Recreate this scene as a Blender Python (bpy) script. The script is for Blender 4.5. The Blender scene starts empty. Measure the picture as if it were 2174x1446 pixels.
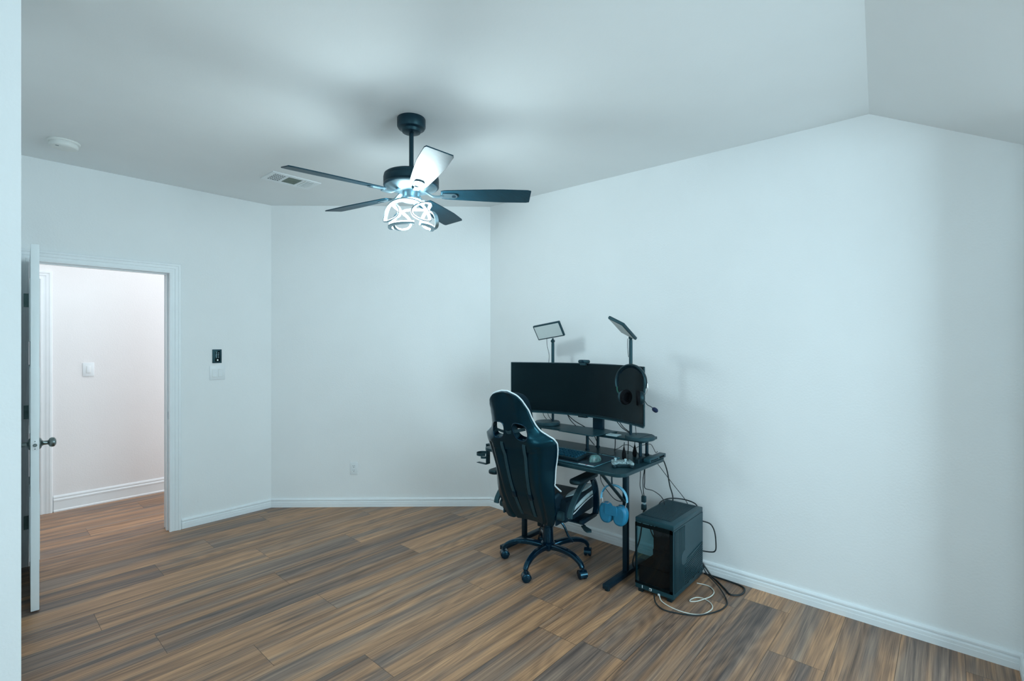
import bpy, bmesh, math, random
from mathutils import Vector, Matrix
random.seed(7)
C = bpy.context.scene
COL = C.collection
PI = math.pi

# ------------------------------------------------------------------ camera
cam_d = bpy.data.cameras.new('camera'); cam = bpy.data.objects.new('camera', cam_d); COL.objects.link(cam)
cam.location = (0, 0, 1.492)
cam.rotation_euler = (PI/2, 0, math.radians(41.78-90))
cam_d.sensor_width = 36; cam_d.lens = 1039*36/2174; cam_d.shift_y = 5/2174
cam_d.clip_start = 0.02
C.camera = cam
# ------------------------------------------------------------------ view / world / lights
C.view_settings.view_transform = 'Standard'; C.view_settings.look = 'None'
C.view_settings.gamma = 1; C.view_settings.use_curve_mapping = False
C.view_settings.exposure = 0.04
C.cycles.max_bounces = 12; C.cycles.diffuse_bounces = 6
W = bpy.data.worlds.new('sky'); C.world = W; W.use_nodes = True
W.node_tree.nodes['Background'].inputs[0].default_value = (0.62, 0.86, 1, 1)
W.node_tree.nodes['Background'].inputs[1].default_value = 1.0
def area(name, loc, rot, sx, sy, power, col):
    l = bpy.data.lights.new(name, 'AREA'); l.shape = 'RECTANGLE'; l.size = sx; l.size_y = sy
    l.energy = power; l.color = col
    o = bpy.data.objects.new(name, l); COL.objects.link(o); o.location = loc; o.rotation_euler = rot
    return o
DAY = (0.66, 0.89, 1.0)
area('added_daylight', (1.65, -1.93, 1.5), (PI/2, 0, 0), 1.7, 1.5, 74, DAY)       # added daylight, shines +Y through the unseen back opening
area('added_daylight', (-1.72, -0.4, 1.5), (PI/2, 0, -PI/2), 1.5, 1.5, 24, DAY)     # added daylight from an unseen side opening, shines +X
area('hall_lamp_light', (1.0, 5.2, 2.70), (0, 0, 0), 3.2, 0.7, 14, (0.87, 0.95, 1.0))
area('hall_end_fill', (3.1, 5.30, 1.2), (PI/2, 0, PI/2), 0.9, 2.1, 18, (0.92, 0.95, 1.0))  # added fill from the unseen hall end, brightens the lower hall

# ------------------------------------------------------------------ materials
def mat(name, col, rough=0.5, metal=0.0, var=0.06, scale=30, bump=0.0, bscale=200, spec=0.5, emit=None, estr=0, coat=0, alpha=None, trans=0, stretch=None, tint=None):
    m = bpy.data.materials.new(name); m.use_nodes = True
    nt = m.node_tree; n = nt.nodes; b = n['Principled BSDF']
    tc = n.new('ShaderNodeTexCoord'); mp = n.new('ShaderNodeMapping'); nt.links.new(tc.outputs['Object'], mp.inputs[0])
    if stretch: mp.inputs['Scale'].default_value = stretch
    nz = n.new('ShaderNodeTexNoise'); nz.inputs['Scale'].default_value = scale; nz.inputs['Detail'].default_value = 4
    nt.links.new(mp.outputs[0], nz.inputs['Vector'])
    cr = n.new('ShaderNodeValToRGB')
    cr.color_ramp.elements[0].position = 0.3; cr.color_ramp.elements[1].position = 0.7
    cr.color_ramp.elements[0].color = tuple(c*(1-var) for c in col)+(1,)
    cr.color_ramp.elements[1].color = tuple(min(1, c*(1+var)) for c in col)+(1,)
    nt.links.new(nz.outputs['Fac'], cr.inputs[0]); nt.links.new(cr.outputs[0], b.inputs['Base Color'])
    b.inputs['Roughness'].default_value = rough; b.inputs['Metallic'].default_value = metal
    b.inputs['Specular IOR Level'].default_value = spec
    if tint: b.inputs['Specular Tint'].default_value = tint+(1,)
    if coat: b.inputs['Coat Weight'].default_value = coat; b.inputs['Coat Roughness'].default_value = 0.1
    if bump:
        n2 = n.new('ShaderNodeTexNoise'); n2.inputs['Scale'].default_value = bscale; n2.inputs['Detail'].default_value = 3
        nt.links.new(mp.outputs[0], n2.inputs['Vector'])
        bp = n.new('ShaderNodeBump'); bp.inputs['Strength'].default_value = bump; bp.inputs['Distance'].default_value = 0.002
        nt.links.new(n2.outputs['Fac'], bp.inputs['Height']); nt.links.new(bp.outputs[0], b.inputs['Normal'])
    if emit: b.inputs['Emission Color'].default_value = emit+(1,); b.inputs['Emission Strength'].default_value = estr
    if trans: b.inputs['Transmission Weight'].default_value = trans
    if alpha is not None: b.inputs['Alpha'].default_value = alpha
    return m
T = (0.45, 0.9, 1.0)
M = {}
M['wall'] = mat('wall_paint', (0.86, 0.885, 0.89), 0.75, var=0.012, scale=3, bump=0.35, bscale=90)
M['ceil'] = mat('ceiling_paint', (0.80, 0.825, 0.83), 0.85, var=0.012, scale=3, bump=0.15, bscale=90)
M['trim'] = mat('trim_enamel', (0.84, 0.88, 0.90), 0.38, var=0.01, scale=10)
M['door'] = mat('door_enamel', (0.80, 0.86, 0.88), 0.4, var=0.01, scale=10)
M['hallwall'] = mat('hall_paint', (0.84, 0.83, 0.83), 0.75, var=0.01, scale=3, bump=0.35, bscale=90)
M['plate'] = mat('plate_plastic', (0.80, 0.84, 0.86), 0.35, var=0.01)
M['socket'] = mat('socket_dark', (0.12, 0.16, 0.18), 0.5)
M['detector'] = mat('detector_plastic', (0.78, 0.80, 0.78), 0.5, var=0.02)
M['nickel'] = mat('brushed_nickel', (0.20, 0.25, 0.25), 0.28, 1.0, var=0.1)
M['hinge'] = mat('hinge_metal', (0.14, 0.22, 0.22), 0.4, 1.0, var=0.2)
M['fanblack'] = mat('fan_black_metal', (0.004, 0.016, 0.028), 0.42, 0.0, var=0.1, spec=0.5, tint=T)
M['fansilver'] = mat('fan_silver', (0.28, 0.41, 0.47), 0.36, 1.0, var=0.05)
M['blade'] = mat('blade_lacquer', (0.006, 0.040, 0.062), 0.46, 0.0, var=0.15, scale=12, stretch=(1, 8, 8), spec=0.20, tint=(0.7, 0.92, 1.0), coat=0.03)
M['bladeedge'] = mat('blade_edge', (0.002, 0.008, 0.015), 0.5)
M['led'] = mat('led_strip', (1, 1, 1), 0.5, emit=(0.86, 0.97, 1.0), estr=14)
M['desk'] = mat('desk_black_laminate', (0.006, 0.026, 0.036), 0.36, var=0.15, scale=60, spec=0.6, tint=T)
M['frame'] = mat('black_steel', (0.003, 0.013, 0.026), 0.45, var=0.1, tint=T)
M['plastic'] = mat('black_plastic', (0.004, 0.012, 0.018), 0.45, var=0.1, tint=T)
M['plasticgrey'] = mat('charcoal_plastic', (0.018, 0.045, 0.058), 0.5, var=0.08, tint=T)
M['screen'] = mat('screen_glass', (0.001, 0.0035, 0.006), 0.22, var=0.02, spec=0.25, tint=T)
M['lether'] = mat('chair_leatherette', (0.0004, 0.0095, 0.021), 0.27, var=0.1, scale=20, bump=0.12, bscale=120, spec=0.6, tint=(0.15, 0.80, 1.0), coat=0.12)
M['fabric'] = mat('chair_dark_fabric', (0.003, 0.010, 0.018), 0.7, var=0.15, scale=60, spec=0.25, tint=T)
M['seatside'] = mat('seat_navy_vinyl', (0.007, 0.019, 0.032), 0.5, var=0.1, scale=40, spec=0.35, tint=T)
M['strap'] = mat('strap_webbing', (0.008, 0.045, 0.062), 0.7, var=0.1, scale=90)
M['piping'] = mat('white_piping', (0.75, 0.86, 0.9), 0.45)
M['whiteleather'] = mat('white_leatherette', (0.50, 0.66, 0.70), 0.35, var=0.03)
M['gloss'] = mat('gloss_black_steel', (0.002, 0.012, 0.026), 0.16, var=0.1, spec=0.7, tint=(0.3, 0.75, 1.0))
M['panelface'] = mat('light_diffuser', (0.62, 0.70, 0.70), 0.45, var=0.01)
M['blue'] = mat('blue_silicone', (0.012, 0.20, 0.36), 0.42, var=0.08, scale=25)
M['bluelight'] = mat('pale_blue_band', (0.16, 0.47, 0.66), 0.38, var=0.05)
M['chrome'] = mat('chrome', (0.8, 0.85, 0.88), 0.12, 1.0, var=0.02)
M['whitecable'] = mat('white_cable_rubber', (0.66, 0.68, 0.62), 0.5)
M['cable'] = mat('black_cable_rubber', (0.008, 0.016, 0.02), 0.5)
M['card'] = mat('pale_plastic', (0.35, 0.5, 0.54), 0.4)
M['keys'] = mat('keycap', (0.006, 0.05, 0.085), 0.4, tint=T)
M['mouse'] = mat('mouse_shell', (0.075, 0.17, 0.17), 0.3, var=0.7, scale=45, stretch=(1, 3, 1))
M['red'] = mat('red_print', (0.35, 0.03, 0.08), 0.5)
M['whiteprint'] = mat('white_print', (0.7, 0.78, 0.8), 0.5)
M['mat'] = mat('desk_mat_cloth', (0.004, 0.024, 0.040), 0.6, var=0.2, scale=80)
M['matrim'] = mat('desk_mat_rim', (0.10, 0.36, 0.45), 0.5)
M['green'] = mat('green_accent', (0.02, 0.18, 0.10), 0.4)
M['casebody'] = mat('case_steel', (0.012, 0.045, 0.060), 0.38, var=0.06, tint=T)
M['slot'] = mat('slot_black', (0.0008, 0.002, 0.004), 0.7, spec=0.15)
M['foam'] = mat('mic_foam', (0.004, 0.014, 0.05), 0.9, var=0.2, scale=200)
M['duct'] = mat('duct_filter', (0.16, 0.20, 0.17), 0.8, var=0.15, scale=15)
M['copper'] = mat('rubber_tan', (0.25, 0.12, 0.08), 0.6)
M['whiteled'] = mat('white_led_dot', (0.8, 0.9, 0.9), 0.5, emit=(0.7, 0.95, 1), estr=0.5)
# tinted case glass: a thin dark pane
def glassmat():
    m = bpy.data.materials.new('smoked_glass'); m.use_nodes = True; nt = m.node_tree; n = nt.nodes
    n.remove(n['Principled BSDF'])
    tr = n.new('ShaderNodeBsdfTransparent'); gl = n.new('ShaderNodeBsdfGlossy'); mx = n.new('ShaderNodeMixShader'); fr = n.new('ShaderNodeFresnel')
    nz = n.new('ShaderNodeTexNoise'); nz.inputs['Scale'].default_value = 4; cr = n.new('ShaderNodeValToRGB')
    cr.color_ramp.elements[0].color = (0.72, 0.90, 0.93, 1); cr.color_ramp.elements[1].color = (0.76, 0.92, 0.95, 1)
    nt.links.new(nz.outputs['Fac'], cr.inputs[0]); nt.links.new(cr.outputs[0], tr.inputs[0])
    gl.inputs['Roughness'].default_value = 0.05; fr.inputs['IOR'].default_value = 1.4
    geo = n.new('ShaderNodeNewGeometry'); inv = n.new('ShaderNodeMath'); inv.operation = 'SUBTRACT'; inv.inputs[0].default_value = 1; nt.links.new(geo.outputs['Backfacing'], inv.inputs[1])
    ml = n.new('ShaderNodeMath'); ml.operation = 'MULTIPLY'; nt.links.new(fr.outputs[0], ml.inputs[0]); nt.links.new(inv.outputs[0], ml.inputs[1]); nt.links.new(ml.outputs[0], mx.inputs[0]); nt.links.new(tr.outputs[0], mx.inputs[1]); nt.links.new(gl.outputs[0], mx.inputs[2])
    nt.links.new(mx.outputs[0], n['Material Output'].inputs[0]); return m
M['glass'] = glassmat()
def windowglass():
    m = glassmat(); m.name = 'window_glass'
    m.node_tree.nodes['Color Ramp'].color_ramp.elements[0].color = (0.95, 0.97, 0.97, 1)
    m.node_tree.nodes['Color Ramp'].color_ramp.elements[1].color = (0.97, 0.99, 0.99, 1); return m
M['pane'] = windowglass()
# controller: pale speckled shell
def speckle(name, a, b, sc):
    m = mat(name, a, 0.4); cr = [x for x in m.node_tree.nodes if x.type == 'VALTORGB'][0].color_ramp
    nz = [x for x in m.node_tree.nodes if x.type == 'TEX_NOISE'][0]; nz.inputs['Scale'].default_value = sc
    cr.elements[0].position = 0.42; cr.elements[1].position = 0.48
    cr.elements[0].color = b+(1,); cr.elements[1].color = a+(1,); return m
M['speckle'] = speckle('speckled_shell', (0.27, 0.39, 0.41), (0.04, 0.08, 0.1), 130)
# plank floor
def floormat():
    m = bpy.data.materials.new('walnut_planks'); m.use_nodes = True; nt = m.node_tree; n = nt.nodes; L = nt.links.new
    b = n['Principled BSDF']
    uv = n.new('ShaderNodeUVMap'); uv.uv_map = 'plank'
    at = n.new('ShaderNodeAttribute'); at.attribute_name = 'pid'
    sep = n.new('ShaderNodeSeparateXYZ'); L(uv.outputs[0], sep.inputs[0])
    sc = n.new('ShaderNodeSeparateColor'); L(at.outputs['Color'], sc.inputs[0])
    def mth(op, a, bb=None, cc=None):
        x = n.new('ShaderNodeMath'); x.operation = op
        for i, v in enumerate((a, bb, cc)):
            if v is None: continue
            if isinstance(v, (int, float)): x.inputs[i].default_value = v
            else: L(v, x.inputs[i])
        return x.outputs[0]
    off = n.new('ShaderNodeCombineXYZ'); L(mth('MULTIPLY', sc.outputs[0], 37.0), off.inputs[0]); L(mth('MULTIPLY', sc.outputs[1], 53.0), off.inputs[1]); L(mth('MULTIPLY', sc.outputs[2], 11.0), off.inputs[2])
    ad = n.new('ShaderNodeVectorMath'); ad.operation = 'ADD'; L(uv.outputs[0], ad.inputs[0]); L(off.outputs[0], ad.inputs[1])
    def noise(scl, s, det=4, rough=0.55):
        mp = n.new('ShaderNodeMapping'); mp.inputs['Scale'].default_value = s; L(ad.outputs[0], mp.inputs[0])
        z = n.new('ShaderNodeTexNoise'); z.inputs['Scale'].default_value = scl; z.inputs['Detail'].default_value = det; z.inputs['Roughness'].default_value = rough
        L(mp.outputs[0], z.inputs['Vector']); return z.outputs['Fac']
    swirl = noise(1.0, (0.6, 6, 1), 2, 0.4)          # slow cathedral field
    rings = mth('SINE', mth('MULTIPLY', swirl, 110.0))
    rings = mth('MULTIPLY_ADD', rings, 0.5, 0.5)
    streak = noise(1.0, (0.55, 22, 1), 3, 0.6)          # broad streaks
    fine = noise(1.0, (2.5, 220, 1), 4, 0.75)
    midg = noise(1.0, (1.1, 60, 1), 3, 0.6)
    v = mth('ADD', mth('MULTIPLY', rings, 0.11), mth('MULTIPLY', streak, 0.70))
    v = mth('ADD', v, mth('MULTIPLY', fine, 0.85)); v = mth('ADD', v, mth('MULTIPLY', midg, 0.42))
    v = mth('ADD', v, mth('MULTIPLY', sc.outputs[0], 0.16))
    v = mth('SUBTRACT', v, 0.61)
    cr = n.new('ShaderNodeValToRGB'); L(v, cr.inputs[0]); e = cr.color_ramp.elements
    e[0].position = 0.16; e[0].color = (0.090, 0.057, 0.040, 1)
    e[1].position = 0.86; e[1].color = (0.68, 0.385, 0.20, 1)
    x = e.new(0.42); x.color = (0.275, 0.155, 0.092, 1)
    x = e.new(0.62); x.color = (0.455, 0.253, 0.138, 1)
    # cool / warm drift between bands of the wood
    hue = noise(1.0, (0.6, 8, 1), 3, 0.55)
    cool = n.new('ShaderNodeMix'); cool.data_type = 'RGBA'; cool.blend_type = 'MULTIPLY'
    r2 = n.new('ShaderNodeMapRange'); L(hue, r2.inputs[0]); r2.inputs[1].default_value = 0.56; r2.inputs[2].default_value = 0.40; r2.inputs[3].default_value = 0; r2.inputs[4].default_value = 1
    L(r2.outputs[0], cool.inputs[0]); L(cr.outputs[0], cool.inputs[6]); cool.inputs[7].default_value = (0.60, 0.76, 1.06, 1)
    # joints
    vv = sep.outputs[1]; uu = sep.outputs[0]
    d1 = mth('MINIMUM', vv, mth('SUBTRACT', 0.238, vv)); d2 = mth('MINIMUM', uu, mth('SUBTRACT', 1.5, uu))
    d = mth('MINIMUM', d1, d2); jm = mth('LESS_THAN', d, 0.0012)
    jn = n.new('ShaderNodeMix'); jn.data_type = 'RGBA'; L(mth('MULTIPLY', jm, 0.75), jn.inputs[0]); L(cool.outputs[2], jn.inputs[6]); jn.inputs[7].default_value = (0.03, 0.022, 0.018, 1)
    L(jn.outputs[2], b.inputs['Base Color'])
    rr = n.new('ShaderNodeMapRange'); L(fine, rr.inputs[0]); rr.inputs[3].default_value = 0.36; rr.inputs[4].default_value = 0.50; L(rr.outputs[0], b.inputs['Roughness'])
    b.inputs['Specular IOR Level'].default_value = 0.35
    bp = n.new('ShaderNodeBump'); bp.inputs['Strength'].default_value = 0.12; bp.inputs['Distance'].default_value = 0.001
    L(mth('SUBTRACT', fine, mth('MULTIPLY', jm, 2.0)), bp.inputs['Height']); L(bp.outputs[0], b.inputs['Normal'])
    return m
M['floor'] = floormat()

# ------------------------------------------------------------------ mesh builder
ORG = {}
class MB:
    def __init__(s): s.v = []; s.f = []
    def add(s, vs, fs, mtx=None):
        o = len(s.v)
        s.v += [tuple(mtx @ Vector(p)) if mtx else tuple(p) for p in vs]
        s.f += [tuple(i+o for i in f) for f in fs]; return s
    def box(s, a, b, bev=0.0, mtx=None, seg=2):
        x0, y0, z0 = a; x1, y1, z1 = b
        bm = bmesh.new(); r = bmesh.ops.create_cube(bm, size=1)
        bmesh.ops.scale(bm, vec=(x1-x0, y1-y0, z1-z0), verts=bm.verts)
        bmesh.ops.translate(bm, vec=((x0+x1)/2, (y0+y1)/2, (z0+z1)/2), verts=bm.verts)
        if bev: bmesh.ops.bevel(bm, geom=list(bm.edges), offset=bev, segments=seg, affect='EDGES', profile=0.5)
        bm.verts.ensure_lookup_table(); bm.verts.index_update()
        s.add([v.co.copy() for v in bm.verts], [[v.index for v in f.verts] for f in bm.faces], mtx); bm.free(); return s
    def lathe(s, prof, c=(0, 0, 0), axis=(0, 0, 1), seg=32, mtx=None):
        ax = Vector(axis).normalized(); q = Vector((0, 0, 1)).rotation_difference(ax)
        vs = []; fs = []; n = len(prof)
        for i in range(seg):
            a = 2*PI*i/seg
            for r, h in prof:
                p = q @ Vector((r*math.cos(a), r*math.sin(a), h)); vs.append(p+Vector(c))
        for i in range(seg):
            j = (i+1) % seg
            for k in range(n-1):
                fs.append((i*n+k, j*n+k, j*n+k+1, i*n+k+1))
        if prof[0][0] > 1e-6: fs.append(tuple(i*n for i in range(seg))[::-1])
        if prof[-1][0] > 1e-6: fs.append(tuple(i*n+n-1 for i in range(seg)))
        return s.add(vs, fs, mtx)
    def cyl(s, p0, p1, r, r2=None, seg=20, mtx=None):
        p0 = Vector(p0); p1 = Vector(p1); h = (p1-p0).length
        return s.lathe([(r, 0), (r2 if r2 is not None else r, h)], p0, p1-p0, seg, mtx)
    def sweep(s, pts, sect, closed=False, up=(0, 0, 1), mtx=None, ups=None):
        # sweep a 2D section (list of (a,b)) along pts; a along side, b along up
        P = [Vector(p) for p in pts]; n = len(P); m = len(sect); vs = []; fs = []
        for i in range(n):
            if closed: t = P[(i+1) % n]-P[i-1]
            else: t = P[min(i+1, n-1)]-P[max(i-1, 0)]
            t.normalize(); u = Vector(ups[i]) if ups else Vector(up)
            sd = t.cross(u)
            if sd.length < 1e-4: sd = t.cross(Vector((1, 0.1, 0)))
            sd.normalize(); uu = sd.cross(t).normalized()
            for a, b in sect: vs.append(P[i]+sd*a+uu*b)
        R = n if closed else n-1
        for i in range(R):
            j = (i+1) % n
            for k in range(m):
                l = (k+1) % m; fs.append((i*m+k, i*m+l, j*m+l, j*m+k))
        if not closed: fs.append(tuple(range(m))[::-1]); fs.append(tuple((n-1)*m+k for k in range(m)))
        return s.add(vs, fs, mtx)
    def tube(s, pts, r, seg=8, closed=False, smooth=0, mtx=None):
        if smooth: pts = spline(pts, smooth, closed)
        # parallel transport
        P = [Vector(p) for p in pts]; n = len(P); ups = []; u = None
        for i in range(n):
            t = (P[(i+1) % n]-P[i-1]) if closed else (P[min(i+1, n-1)]-P[max(i-1, 0)])
            t.normalize()
            if u is None: u = t.cross(Vector((0.3, 0.5, 0.8))).normalized()
            u = (u-t*u.dot(t)).normalized(); ups.append(u.copy())
        rr = r if callable(r) else None
        if rr is None:
            return s.sweep(P, [(r*math.cos(2*PI*k/seg), r*math.sin(2*PI*k/seg)) for k in range(seg)], closed, ups=ups, mtx=mtx)
        o = MB(); o.sweep(P, [(math.cos(2*PI*k/seg), math.sin(2*PI*k/seg)) for k in range(seg)], closed, ups=ups)
        for i in range(n):
            for k in range(seg):
                v = Vector(o.v[i*seg+k]); o.v[i*seg+k] = tuple(P[i]+(v-P[i])*rr(i/(n-1)))
        return s.add(o.v, o.f, mtx)
    def prism(s, poly, z0, z1, mtx=None):
        n = len(poly); vs = [(x, y, z0) for x, y in poly]+[(x, y, z1) for x, y in poly]
        fs = [tuple(range(n))[::-1], tuple(range(n, 2*n))]+[(i, (i+1) % n, n+(i+1) % n, n+i) for i in range(n)]
        return s.add(vs, fs, mtx)
    def quad(s, *p): return s.add(p, [tuple(range(len(p)))])
    def build(s, name, m, parent=None, local=False, bevel=0, angle=38, origin=None, subd=0):
        me = bpy.data.meshes.new(name)
        if parent is not None: org = Vector((0, 0, 0)) if local else ORG[parent.name]
        else: org = Vector(origin) if origin is not None else Vector((0, 0, 0))
        me.from_pydata([tuple(Vector(p)-org) for p in s.v], [], s.f); me.validate(); me.update()
        bm = bmesh.new(); bm.from_mesh(me); bmesh.ops.recalc_face_normals(bm, faces=bm.faces); bm.to_mesh(me); bm.free()
        for p in me.polygons: p.use_smooth = True
        me.set_sharp_from_angle(angle=math.radians(angle))
        me.materials.append(M[m])
        o = bpy.data.objects.new(name, me); COL.objects.link(o)
        if parent is not None: o.parent = parent; ORG[o.name] = Vector((0, 0, 0)) if local else ORG[parent.name]
        else: o.location = org; ORG[o.name] = org
        if bevel:
            bv = o.modifiers.new('bevel', 'BEVEL'); bv.width = bevel; bv.segments = 2; bv.limit_method = 'ANGLE'
        if subd:
            sd = o.modifiers.new('sub', 'SUBSURF'); sd.levels = subd; sd.render_levels = subd
        return o
def spline(pts, k=8, closed=False):
    P = [Vector(p) for p in pts]; n = len(P); out = []
    R = n if closed else n-1
    for i in range(R):
        p0 = P[i-1] if (closed or i > 0) else P[0]; p1 = P[i]; p2 = P[(i+1) % n]
        p3 = P[(i+2) % n] if (closed or i+2 < n) else P[-1]
        for j in range(k):
            t = j/k
            out.append(0.5*((2*p1)+(p2-p0)*t+(2*p0-5*p1+4*p2-p3)*t*t+(3*p1-p0-3*p2+p3)*t**3))
    if not closed: out.append(P[-1])
    return out
def tag(o, label, cat, group=None):
    o['label'] = label; o['category'] = cat
    if group: o['group'] = group
    return o
def thing(name, label, cat, loc, rotz=0, group=None):
    o = bpy.data.objects.new(name, None); COL.objects.link(o); o.location = loc; o.rotation_euler = (0, 0, rotz)
    o.empty_display_size = 0.05; ORG[o.name] = Vector(loc); return tag(o, label, cat, group)
def struct(o): o['kind'] = 'structure'; return o
def rrect(x0, y0, x1, y1, r, k=6):
    out = []
    for cx, cy, a0 in ((x1-r, y1-r, 0), (x0+r, y1-r, 90), (x0+r, y0+r, 180), (x1-r, y0+r, 270)):
        for i in range(k+1):
            a = math.radians(a0+90*i/k); out.append((cx+r*math.cos(a), cy+r*math.sin(a)))
    return out

# ================================================================== THE ROOM
H = 2.74
BLx, BLy = 1.858, 4.596      # wall_left meets the diagonal wall
BRx, BRy = 3.213, 3.137      # diagonal wall meets wall_right
OX0, OX1, OZ = 0.286, 1.082, 2.045   # door opening
# floor (one object, plank pattern in UVs)
def build_floor():
    joints = {0: 2.60, 1: 3.03, 3: 2.06, 5: 2.235, 6: 1.277, 7: 2.095, 8: 0.953, 9: 1.396, 10: 0.65, 11: 1.342, 12: 1.975, 13: 1.41, 14: 0.853, 15: 1.212, 16: 1.70, 19: 0.65}
    y0, w, Lp = 0.42, 0.238, 1.5
    X0, X1, Y0, Y1 = -1.9, 3.35, -2.1, 6.0
    bm = bmesh.new(); uvl = bm.loops.layers.uv.new('plank'); cl = bm.loops.layers.float_color.new('pid')
    rnd = random.Random(3)
    for k in range(int((Y0-y0)//w), int((Y1-y0)//w)+1):
        ya, yb = y0+k*w, y0+(k+1)*w
        j = joints.get(k, rnd.uniform(0, 1.5)); s = j
        while s > X0: s -= Lp
        while s < X1:
            c = (rnd.random(), rnd.random(), rnd.random(), 1)
            xa, xb = max(s, X0), min(s+Lp, X1)
            if xb > xa:
                co = [(xa, ya), (xb, ya), (xb, yb), (xa, yb)]
                f = bm.faces.new([bm.verts.new((x, y, 0)) for x, y in co])
                for lp, (x, y) in zip(f.loops, co):
                    lp[uvl].uv = (x-s, y-ya); lp[cl] = c
            s += Lp
    # solid underside so the floor has thickness
    vs = [bm.verts.new(p) for p in ((X0, Y0, -0.05), (X1, Y0, -0.05), (X1, Y1, -0.05), (X0, Y1, -0.05))]; bm.faces.new(vs[::-1])
    me = bpy.data.meshes.new('floor'); bm.to_mesh(me); bm.free(); me.materials.append(M['floor'])
    o = bpy.data.objects.new('floor', me); COL.objects.link(o); struct(o)
build_floor()
# walls
def wallbox(name, a, b, m='wall'):
    return struct(MB().box(a, b).build(name, m))
# left wall (with the doorway), Y = 4.596 .. 4.716
mb = MB(); TW = 0.12
mb.box((0.11, BLy, 0), (OX0-0.02, BLy+TW, H)); mb.box((OX1+0.02, BLy, 0), (BLx+0.02, BLy+TW, H)); mb.box((OX0-0.02, BLy, OZ+0.02), (OX1+0.02, BLy+TW, H))
struct(mb.build('wall_left', 'wall'))
dx, dy = BRx-BLx, BRy-BLy; ln = math.hypot(dx, dy); ux, uy = dx/ln, dy/ln; nx, ny = -uy, ux   # n points out of the room (+,+)
struct(MB().prism([(BLx, BLy), (BRx, BRy), (BRx+nx*0.12+0.05, BRy+ny*0.12), (BLx+nx*0.12, BLy+ny*0.12+0.02)], 0, H).build('wall_back', 'wall'))
# right wall with gabled top
rid = (3.213, 0.319, 2.712); low = (3.213, -0.254, 2.392)
pts = [(-0.254, 0), (BRy+0.02, 0), (BRy+0.02, H), (0.319, 2.712), (-0.254, 2.392)]
mb = MB(); vs = [(BRx, y, z) for y, z in pts]+[(BRx+0.12, y, z) for y, z in pts]
mb.add(vs, [(0, 1, 2, 3, 4), (9, 8, 7, 6, 5)]+[(i, (i+1) % 5, 5+(i+1) % 5, 5+i) for i in range(5)])
struct(mb.build('wall_right', 'wall'))
wallbox('wall_front', (2.88, -0.374, 0), (3.333, -0.254, 2.50))
wallbox('wall_alcove_right', (2.88, -2.0, 0), (3.0, -0.374, 2.5))
# near block whose end face is the pale strip at the picture's left
wallbox('wall_near', (-1.75, 2.20, 0), (0.1206, BLy+TW, 2.80))
# unseen walls behind the camera, their openings added to carry daylight
def window_wall(name, axis, c, a0, a1, w0, w1, z0, z1, top, th=0.12):
    mb = MB()
    def bx(p0, p1, q0, q1):
        if axis == 'y': mb.box((p0, c-th, q0), (p1, c, q1))
        else: mb.box((c-th, p0, q0), (c, p1, q1))
    bx(a0, w0, 0, top); bx(w1, a1, 0, top); bx(w0, w1, 0, z0); bx(w0, w1, z1, top)
    struct(mb.build(name, 'wall'))
window_wall('wall_window_back', 'y', -1.8, -1.75, 2.9, 0.8, 2.5, 0.75, 2.25, 2.5)
window_wall('wall_window_side', 'x', -1.6, -1.8, 2.20, -1.15, 0.35, 0.75, 2.25, 2.8)
def window(name, axis, c, w0, w1, z0, z1):
    mb = MB(); f = 0.04
    def bx(p0, p1, q0, q1, d0=-0.10, d1=-0.05):
        if axis == 'y': mb.box((p0, c+d0, q0), (p1, c+d1, q1))
        else: mb.box((c+d0, p0, q0), (c+d1, p1, q1))
    bx(w0, w0+f, z0, z1); bx(w1-f, w1, z0, z1); bx(w0, w1, z0, z0+f); bx(w0, w1, z1-f, z1); bx((w0+w1)/2-0.02, (w0+w1)/2+0.02, z0, z1); bx(w0, w1, (z0+z1)/2-0.02, (z0+z1)/2+0.02)
    o = struct(mb.build(name, 'trim'))
    return o
window('added_window_1', 'y', -1.8, 0.8, 2.5, 0.75, 2.25)  # frame of the added back opening, out of view
window('added_window_2', 'x', -1.6, -1.15, 0.35, 0.75, 2.25)  # frame of the added side opening, out of view
# ceiling: flat part, then the slope that falls to the alcove behind the camera
sy = lambda x: 0.319+(x-3.213)*0.0865
zsl = lambda x: 2.712+(3.213-x)*0.027 if x > 2.18 else 2.74
ax, ay = -1.75, sy(-1.75)
mb = MB()
V = [(BLx, BLy+0.05, H), (BRx+0.06, BRy+0.05, H), (3.30, sy(3.3), 2.7097), (2.182, 0.23, 2.74), (ax, ay, 2.74), (ax, 2.3, H), (0.0, 2.35, H), (0.0, BLy+0.05, H), (2.182, BRy, H), (2.182, 4.25, H)]
mb.add(V, [(7, 0, 9, 8, 3, 6), (9, 1, 8), (8, 1, 2, 3), (6, 3, 4, 5), (0, 1, 9)])
# slope
def ztop(x, y):  # plane through seam and right-wall line
    g = (2.712-2.392)/(0.319+0.254); return (zsl(x))-g*(sy(x)-y)
W2 = [(3.30, sy(3.3), 2.7097), (2.182, 0.23, 2.74), (ax, ay, 2.74), (ax, -0.254, 2.74-0.5585*(ay+0.254)), (2.182, -0.254, ztop(2.182, -0.254)), (3.30, -0.254, 2.392-0.007)]
mb.add(W2, [(0, 1, 4, 5), (1, 2, 3, 4)])
mb.add([(ax, -0.254, W2[3][2]), (2.182, -0.254, W2[4][2]), (3.33, -0.254, W2[5][2]), (3.33, -2.0, 2.42), (ax, -2.0, 2.42)], [(0, 1, 2, 3, 4)])
mb.build('ceiling', 'ceil', angle=12); struct(bpy.data.objects['ceiling'])
# roof slab above so no light leaks
struct(MB().box((-2.0, -2.2, 2.86), (3.6, 6.2, 2.92)).build('ceiling_slab', 'ceil'))
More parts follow.
